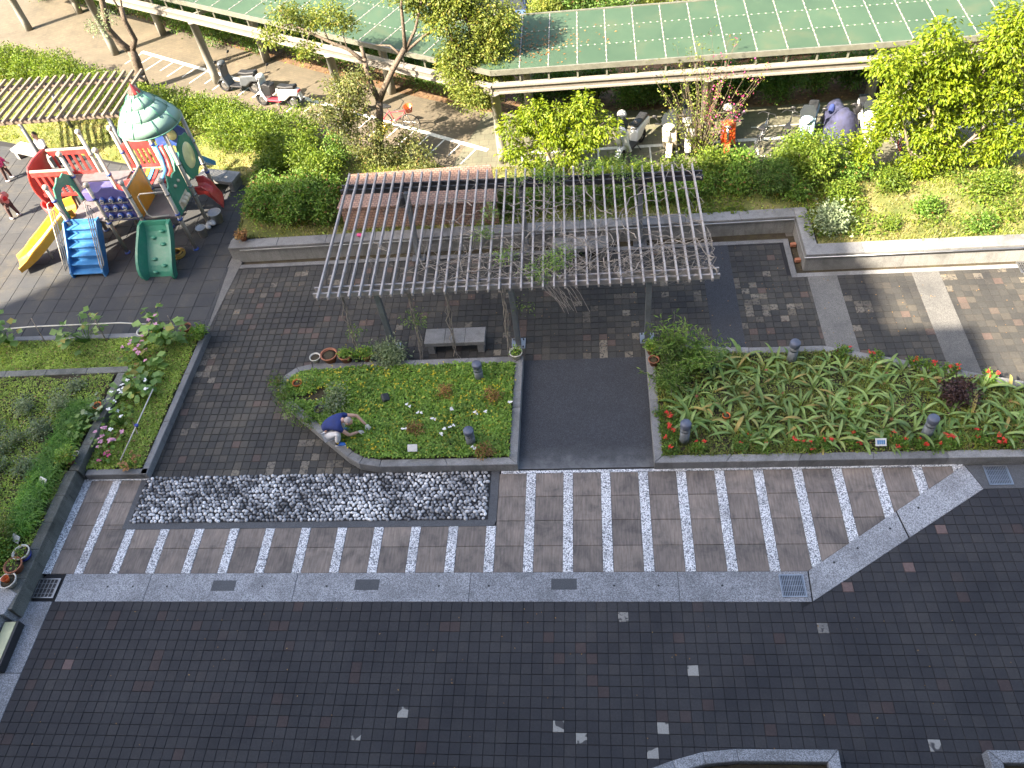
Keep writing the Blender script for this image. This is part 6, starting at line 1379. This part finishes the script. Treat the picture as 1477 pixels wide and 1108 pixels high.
# scooter under a navy cover
t_ = thing('covered_scooter', 'scooter wrapped in a loose navy rain cover between the blue and the white scooter', 'scooter', (9.5, 14.5, .03), R(-95)); vs = []; sec = [(-.98, .16, .62), (-.9, .26, .78), (-.55, .29, .86), (-.2, .30, .9), (.1, .31, 1.02), (.32, .38, 1.22), (.45, .42, 1.26), (.6, .36, 1.1), (.8, .22, .7)]
for i, (x, w_, h) in enumerate(sec):
    for j in range(13):
        a = math.pi*j/12; k = 1+.10*math.sin(j*2.7+i*1.9)*(1 if j % 2 else -1); sx = math.cos(a); vs.append((x, w_*sx*(1.12 if abs(sx) > .9 else 1)*k, .12+(h-.12)*math.sin(a)**.6*(1+.03*math.sin(i*3+j))))
fs = [(i*13+j, i*13+j+1, (i+1)*13+j+1, (i+1)*13+j) for i in range(8) for j in range(12)]+[tuple(range(13))[::-1], tuple(8*13+j for j in range(13))]
MB().add(vs, fs, 0, True).build('cover', plain('navy_cover_cloth', (.035, .038, .085), .8, 0, .5, 7), t_)
for s_ in (-1, 1): MB().ball((.36, s_*.36, 1.22), (.07, .09, .16), 10, 8).build('covered_mirror', M['black'] if s_ > 0 else M['navy_cloth'], t_)
wheel(t_, -.6, .23, .11, 'rear_wheel'); wheel(t_, .62, .23, .10, 'front_wheel')
def bicycle(label, x, y, rz, col, lean=6, basket=False, z=.03):
    t_ = thing('bicycle', label, 'bicycle', (x, y, z), rz, 'bicycles parked along the path'); t_.rotation_euler = (R(lean), 0, rz)
    wheel(t_, -.5, .32, .035, 'rear_wheel', 0, True); wheel(t_, .52, .32, .035, 'front_wheel', 0, True); b = MB()
    for p, q_ in (((-.5, 0, .32), (-.08, 0, .28)), ((-.08, 0, .28), (-.2, 0, .72)), ((-.5, 0, .32), (-.19, 0, .68)), ((-.08, 0, .28), (.36, 0, .66)), ((-.18, 0, .62), (.35, 0, .74)), ((.35, 0, .8), (.4, 0, .6))): b.tube([p, q_], .016, 6)
    b.build('frame', M[col], t_); MB().tube([(.4, 0, .6), (.52, 0, .32)], .014, 6).build('fork', M['chrome'], t_); MB().tube([(.35, 0, .8), (.33, 0, .95)], .012, 6).build('stem', M['chrome'], t_)
    MB().tube([(.18, -.28, .96), (.34, -.18, .97), (.34, .18, .97), (.18, .28, .96)], .012, 6).build('handlebar', M['black'], t_)
    MB().tube([(-.2, 0, .7), (-.23, 0, .82)], .012, 6).build('seat_post', M['chrome'], t_); MB().plate([(-.36, -.09), (-.3, -.1), (-.06, -.025), (-.06, .025), (-.3, .1), (-.36, .09)], frame((0, 0, .85), (1, 0, 0), (0, 1, 0)), .06).build('saddle', M['black'], t_, .02)
    MB().lathe([(.0, -.01), (.08, -.01), (.08, .01), (0, .01)], (-.08, -.03, .28), 12, m=Matrix.Rotation(R(90), 3, 'X')).build('crank', M['chrome'], t_)
    for s_ in (-1, 1): MB().box((-.08+s_*.15, s_*.1, .28+s_*.06), (.09, .07, .02)).build('pedal', M['black'], t_)
    if basket: MB().lathe([(.11, 0), (.15, .2), (.155, .2), (.14, .19), (.1, .01), (0, .01)], (.55, 0, .75), 10).build('basket', M[basket], t_)
    return t_
bicycle('old bicycle directly right of the orange scooter', 7.25, 14.3, R(66), 'chrome', 6)
bicycle('dark bicycle between another bicycle and the pale blue scooter', 7.95, 14.3, R(70), 'dark_steel', 6)
bicycle('bicycle with an orange front bag behind the forked tree trunk on the sunlit path', -3.95, 16.55, R(-16), 'scooter_red', 6, 'scooter_orange')
bicycle('bicycle partly hidden under the leaning sapling by the right lawn', 11.0, 13.75, R(80), 'scooter_red', 6)
def car(label, x, y, rz, col, z=-.1):
    t_ = thing('parked_car', label, 'car', (x, y, z), rz); Wd = 1.74; body = [(-2.1, .35), (-1.72, .3)]+[(-1.3+.36*math.cos(a), .3+.36*math.sin(a)) for a in [math.pi*(1-i/8) for i in range(9)]]+[(-.6, .25), (.6, .25)]+[(1.32+.36*math.cos(a), .3+.36*math.sin(a)) for a in [math.pi*(1-i/8) for i in range(9)]]+[(2.05, .3), (2.15, .5), (2.1, .75), (1.85, .88), (.95, 1.0), (.2, 1.02), (-1.6, 1.02), (-2.1, .95), (-2.18, .6)]
    MB().plate(body, SIDE(), Wd).build('body', M[col], t_, .05, 3)
    b = MB(); lo = [(-1.75, 1.0), (.95, 1.0)]; hi = [(-1.45, 1.5), (.25, 1.5)]; h = Wd/2-.04; k = h-.14
    vs = [(lo[0][0], -h, 1.0), (lo[1][0], -h, 1.0), (lo[1][0], h, 1.0), (lo[0][0], h, 1.0), (hi[0][0], -k, 1.5), (hi[1][0], -k, 1.5), (hi[1][0], k, 1.5), (hi[0][0], k, 1.5)]
    b.add(vs, [(0, 1, 5, 4), (1, 2, 6, 5), (2, 3, 7, 6), (3, 0, 4, 7)]); b.build('windows', M['glass'], t_)
    MB().prism([(-1.5, -k-.02), (.3, -k-.02), (.3, k+.02), (-1.5, k+.02)], 1.48, 1.54).build('roof', M[col], t_, .03)
    for wx in (-1.3, 1.32):
        for s_ in (-1, 1): wheel(t_, wx, .32, .2, 'wheel', s_*(Wd/2-.12))
    for s_ in (-1, 1):
        MB().ball((2.02, s_*.62, .74), (.14, .2, .09), 10, 6).build('headlight', M['white'], t_); MB().ball((-2.1, s_*.66, .85), (.08, .16, .1), 10, 6).build('tail_light', M['pg_red'], t_); MB().ball((.75, s_*(Wd/2+.09), 1.05), (.08, .1, .07), 10, 6).build('mirror', M[col], t_)
        MB().bar((.7, s_*(Wd/2-.02), 1.02), (.2, s_*(k+.03), 1.5), .06, .06).build('pillar', M[col], t_)
    for i in range(4): MB().box((2.13, 0, .5+.055*i), (.05, .8, .025)).build('grille_bar', M['dark_steel'], t_)
    return t_
M['car_silver'] = plain('silver_car_paint', (.55, .56, .57), .25, .5, .05); M['car_dark'] = plain('dark_car_paint', (.06, .07, .09), .25, .3, .05); M['car_blue'] = plain('blue_car_paint', (.10, .17, .32), .25, .3, .05)
car('silver car nose to the right, seen through the gap under the green walkway roof', 8.6, 20.15, 0, 'car_silver')
car('dark car partly hidden behind the bright tree, beyond the walkway', 14.2, 20.4, R(10), 'car_dark')
car('blue car at the top edge left of the far roadside bushes', -.9, 24.0, R(95), 'car_blue')

# ================================================================== PEOPLE
def skinned(name, chains, mat, parent, lv=2):
    """one continuous surface grown along joints: chains share joints by name; (joint list, radius list)"""
    idx = {}; vs = []; rs = []; es = []
    for ch in chains:
        last = None
        for key, co, r in ch:
            if key not in idx: idx[key] = len(vs); vs.append(co); rs.append(r)
            i = idx[key]
            if last is not None and last != i: es.append((last, i))
            last = i
    me = bpy.data.meshes.new(name); me.from_pydata(vs, es, []); me.materials.append(mat); o = bpy.data.objects.new(name, me); COL.objects.link(o); o.parent = parent
    sk = o.modifiers.new('skin', 'SKIN'); sk.use_smooth_shade = True; lay = me.skin_vertices[0].data
    for i, r in enumerate(rs): lay[i].radius = r if isinstance(r, tuple) else (r, r); lay[i].use_root = (i == 0)
    sb = o.modifiers.new('sub', 'SUBSURF'); sb.levels = lv; sb.render_levels = lv; return o
def hand(parent, wrist, d, up, mat, s_=1.0, curl=.5):
    d = Vector(d).normalized(); up = Vector(up).normalized(); w_ = d.cross(up).normalized(); up = w_.cross(d); b = MB(); wr = Vector(wrist); m_ = Matrix((d, w_, up)).transposed()
    b.ball(wr+d*.045*s_, (.05*s_, .042*s_, .02*s_), 10, 6, 0, m_)
    for k, l in enumerate((.062, .072, .068, .052)):
        p = wr+d*.082*s_+w_*(.03-.02*k)*s_; q_ = p+(d*.9-up*curl*.5)*l*.5*s_; e = q_+(d*(1-curl)-up*curl)*l*.5*s_; b.tube([p, q_, e], [.0095*s_, .009*s_, .0075*s_], 6)
    p = wr+d*.03*s_+w_*.035*s_; b.tube([p, p+(d*.5+w_*.7)*.04*s_, p+(d*.9+w_*.5-up*.3)*.07*s_], [.011*s_, .010*s_, .008*s_], 6); return b.build('hand', mat, parent)
def head(parent, c, face, skin, hair, s_=1.0, bald=False, tilt=(0, 0, 1)):
    f_ = Vector(face).normalized(); up = Vector(tilt).normalized(); r_ = f_.cross(up).normalized(); up = r_.cross(f_); m_ = Matrix((f_, -r_, up)).transposed(); c = Vector(c); b = MB()
    b.ball(c, (.098*s_, .078*s_, .112*s_), 16, 12, 0, m_); b.ball(c+m_ @ Vector((.03, 0, -.06))*s_, (.065*s_, .055*s_, .06*s_), 12, 8, 0, m_)
    b.ball(c+m_ @ Vector((.1, 0, -.015))*s_, (.02*s_, .014*s_, .024*s_), 8, 6, 0, m_)
    for e in (-1, 1): b.ball(c+m_ @ Vector((-.005, e*.08, -.005))*s_, (.02*s_, .01*s_, .03*s_), 8, 6, 0, m_)
    h = b.build('head', skin, parent)
    for e in (-1, 1): MB().ball(c+m_ @ Vector((.088, e*.032, .012))*s_, (.01*s_, .014*s_, .009*s_), 8, 6, 0, m_).build('eye', M['hair_black'], h)
    MB().ball(c+m_ @ Vector((.088, 0, -.06))*s_, (.01*s_, .024*s_, .007*s_), 8, 6, 0, m_).build('mouth', M['petal_mag'] if not bald else M['terracotta'], h)
    hb = MB(); hb.ball(c+m_ @ Vector((-.022, 0, .02 if bald else .03))*s_, (.088*s_, .081*s_, .098*s_ if bald else .1*s_), 16, 10, 0, m_)
    if not bald: hb.ball(c+m_ @ Vector((-.05, 0, -.03))*s_, (.06*s_, .074*s_, .09*s_), 12, 8, 0, m_)
    hb.build('hair', hair, h); return h
t_ = thing('person', 'crouching man in navy shirt and white trousers tending plants on the planter kerb', 'person', (-3.5, 3.75, .25)); o = Vector((-3.5, 3.75, .25)); L_ = lambda *p: tuple(Vector(p)-o)
skinned('body', [[('pel', L_(-3.72, 3.84, .50), (.12, .13)), ('sp', L_(-3.66, 3.88, .68), (.115, .13)), ('ch', L_(-3.47, 3.90, .80), (.115, .14)), ('nk', L_(-3.33, 3.90, .83), .06), ('hd', L_(-3.25, 3.90, .82), .06)],
    [('ch', 0, 0), ('sr', L_(-3.38, 3.72, .76), .06), ('er', L_(-3.2, 3.70, .53), .042), ('wr', L_(-3.06, 3.88, .40), .03)], [('ch', 0, 0), ('sl', L_(-3.36, 4.07, .78), .06), ('el', L_(-3.08, 4.16, .64), .042), ('wl', L_(-2.90, 4.05, .44), .03)],
    [('pel', 0, 0), ('hr', L_(-3.72, 3.74, .48), .085), ('kr', L_(-3.42, 3.68, .64), .065), ('ar', L_(-3.52, 3.64, .32), .042)], [('pel', 0, 0), ('hl', L_(-3.70, 3.94, .48), .085), ('kl', L_(-3.38, 4.02, .62), .065), ('al', L_(-3.5, 4.03, .30), .042)]], M['skin'], t_)
skinned('shirt', [[('pel', L_(-3.77, 3.84, .53), (.135, .15)), ('sp', L_(-3.69, 3.88, .70), (.135, .155)), ('ch', L_(-3.49, 3.90, .82), (.135, .16)), ('nk', L_(-3.38, 3.90, .84), .085)], [('ch', 0, 0), ('sr', L_(-3.38, 3.72, .765), .08), ('er', L_(-3.30, 3.70, .65), .068)], [('ch', 0, 0), ('sl', L_(-3.36, 4.07, .785), .08), ('el', L_(-3.24, 4.11, .72), .066)]], M['navy_cloth'], t_)
skinned('trousers', [[('pel', L_(-3.74, 3.84, .47), (.13, .15)), ('hr', L_(-3.70, 3.74, .48), .10), ('kr', L_(-3.42, 3.68, .645), .082), ('ar', L_(-3.51, 3.64, .36), .062)], [('pel', 0, 0), ('hl', L_(-3.68, 3.94, .48), .10), ('kl', L_(-3.38, 4.02, .625), .08), ('al', L_(-3.49, 4.03, .34), .062)]], M['white_cloth'], t_)
for y_ in (3.63, 4.03):
    sh = MB().ball(L_(-3.44, y_, .295), (.135, .05, .045), 12, 8).build('shoe', M['blueshoe'], t_); MB().box(L_(-3.45, y_, .262), (.25, .085, .022)).build('sole', M['white'], sh, .01); MB().ball(L_(-3.52, y_, .325), (.06, .045, .04), 10, 6).build('ankle_cuff', M['black'], sh)
head(t_, L_(-3.19, 3.89, .79), (.75, 0, -.66), M['skin'], M['hair_grey'], 1, True, (.6, 0, .8))
hand(t_, L_(-3.06, 3.88, .40), (.8, .4, -.45), (0, 0, 1), M['glove'], 1.1); hand(t_, L_(-2.90, 4.05, .44), (.7, -.5, -.5), (0, 0, 1), M['glove'], 1.1)
def child(label, x, y, rz, top, legs, vest=None, seat=False, z=.02, s_=1.0):
    t_ = thing('person', label, 'person', (x, y, z), rz); k = s_; V_ = lambda a, b_, c: (a*k, b_*k, c*k); hp = .52 if not seat else .48
    if seat: lg = [[('pel', V_(0, 0, .5), .09), ('h%d' % i, V_(.02, e*.06, .48), .065), ('k%d' % i, V_(.26, e*.07, .47), .05), ('a%d' % i, V_(.3, e*.07, .12), .032)] for i, e in enumerate((-1, 1))]
    else: lg = [[('pel', V_(0, 0, .55), .09), ('h%d' % i, V_(0, e*.06, .52), .066), ('k%d' % i, V_(.02+e*.03, e*.085, .29), .047), ('a%d' % i, V_(e*.04, e*.11, .06), .032)] for i, e in enumerate((-1, 1))]
    sp = [[('pel', 0, 0), ('c', V_(.01, 0, .78), (.09, .105)), ('n', V_(.0, 0, .88), .04), ('h', V_(.02, 0, .95), .045)]]
    ar = [[('c', 0, 0), ('s%d' % i, V_(0, e*.13, .82), .045), ('e%d' % i, V_(.05, e*.19, .66), .034), ('w%d' % i, V_(.16, e*.13, .58), .025)] for i, e in enumerate((-1, 1))]
    lg[0][0] = ('pel', V_(0, 0, .55 if not seat else .5), (.09, .1)); skinned('body', [lg[0]]+sp+[lg[1]]+ar, M['skin'], t_)
    skinned('jacket', [[('p', V_(0, 0, .50), (.125, .14)), ('m', V_(.005, 0, .64), (.112, .128)), ('c', V_(.01, 0, .79), (.107, .125)), ('n', V_(0, 0, .87), .065)]]+[[('c', 0, 0), ('s%d' % i, V_(0, e*.13, .815), .06), ('e%d' % i, V_(.05, e*.19, .665), .052), ('w%d' % i, V_(.14, e*.14, .59), .042)] for i, e in enumerate((-1, 1))], M[top], t_)
    if vest: skinned('vest', [[('p', V_(0, 0, .62), (.13, .142)), ('m', V_(.005, 0, .70), (.122, .138)), ('c', V_(.01, 0, .82), (.115, .13))]], M[vest], t_)
    skinned('leggings', [[('pel', V_(0, 0, hp), (.1, .11))]+[(a, b_, r+.012) for a, b_, r in lg[0][1:]], [('pel', 0, 0)]+[(a, b_, r+.012) for a, b_, r in lg[1][1:]]], M[legs], t_)
    for l in lg: a = Vector(l[-1][1]); MB().ball((a.x+.03*k, a.y, .04*k if not seat else a.z-.06*k), (.09*k, .042*k, .042*k), 12, 8).build('shoe', M['shoe'], t_)
    head(t_, V_(.03, 0, 1.03), (1, 0, -.15), M['skin'], M['hair_black'], .95*k)
    for e in (-1, 1): hand(t_, V_(.16, e*.13, .58), (.8, -e*.3, -.4), (0, 0, 1), M['skin'], .8*k)
    return t_
child('child in a pink jacket and brown leggings at the left edge', -17.12, 15.02, R(10), 'pink_cloth', 'leggings', s_=1.03)
child('child in a salmon dress and red vest, nearer of two at the left', -15.9, 12.95, R(160), 'salmon_cloth', 'leggings', 'red_cloth', s_=1.05)
child('black haired child sitting on the bench behind the red balcony', -16.05, 15.98, R(-100), 'white_cloth', 'leggings', seat=True, s_=1.0)
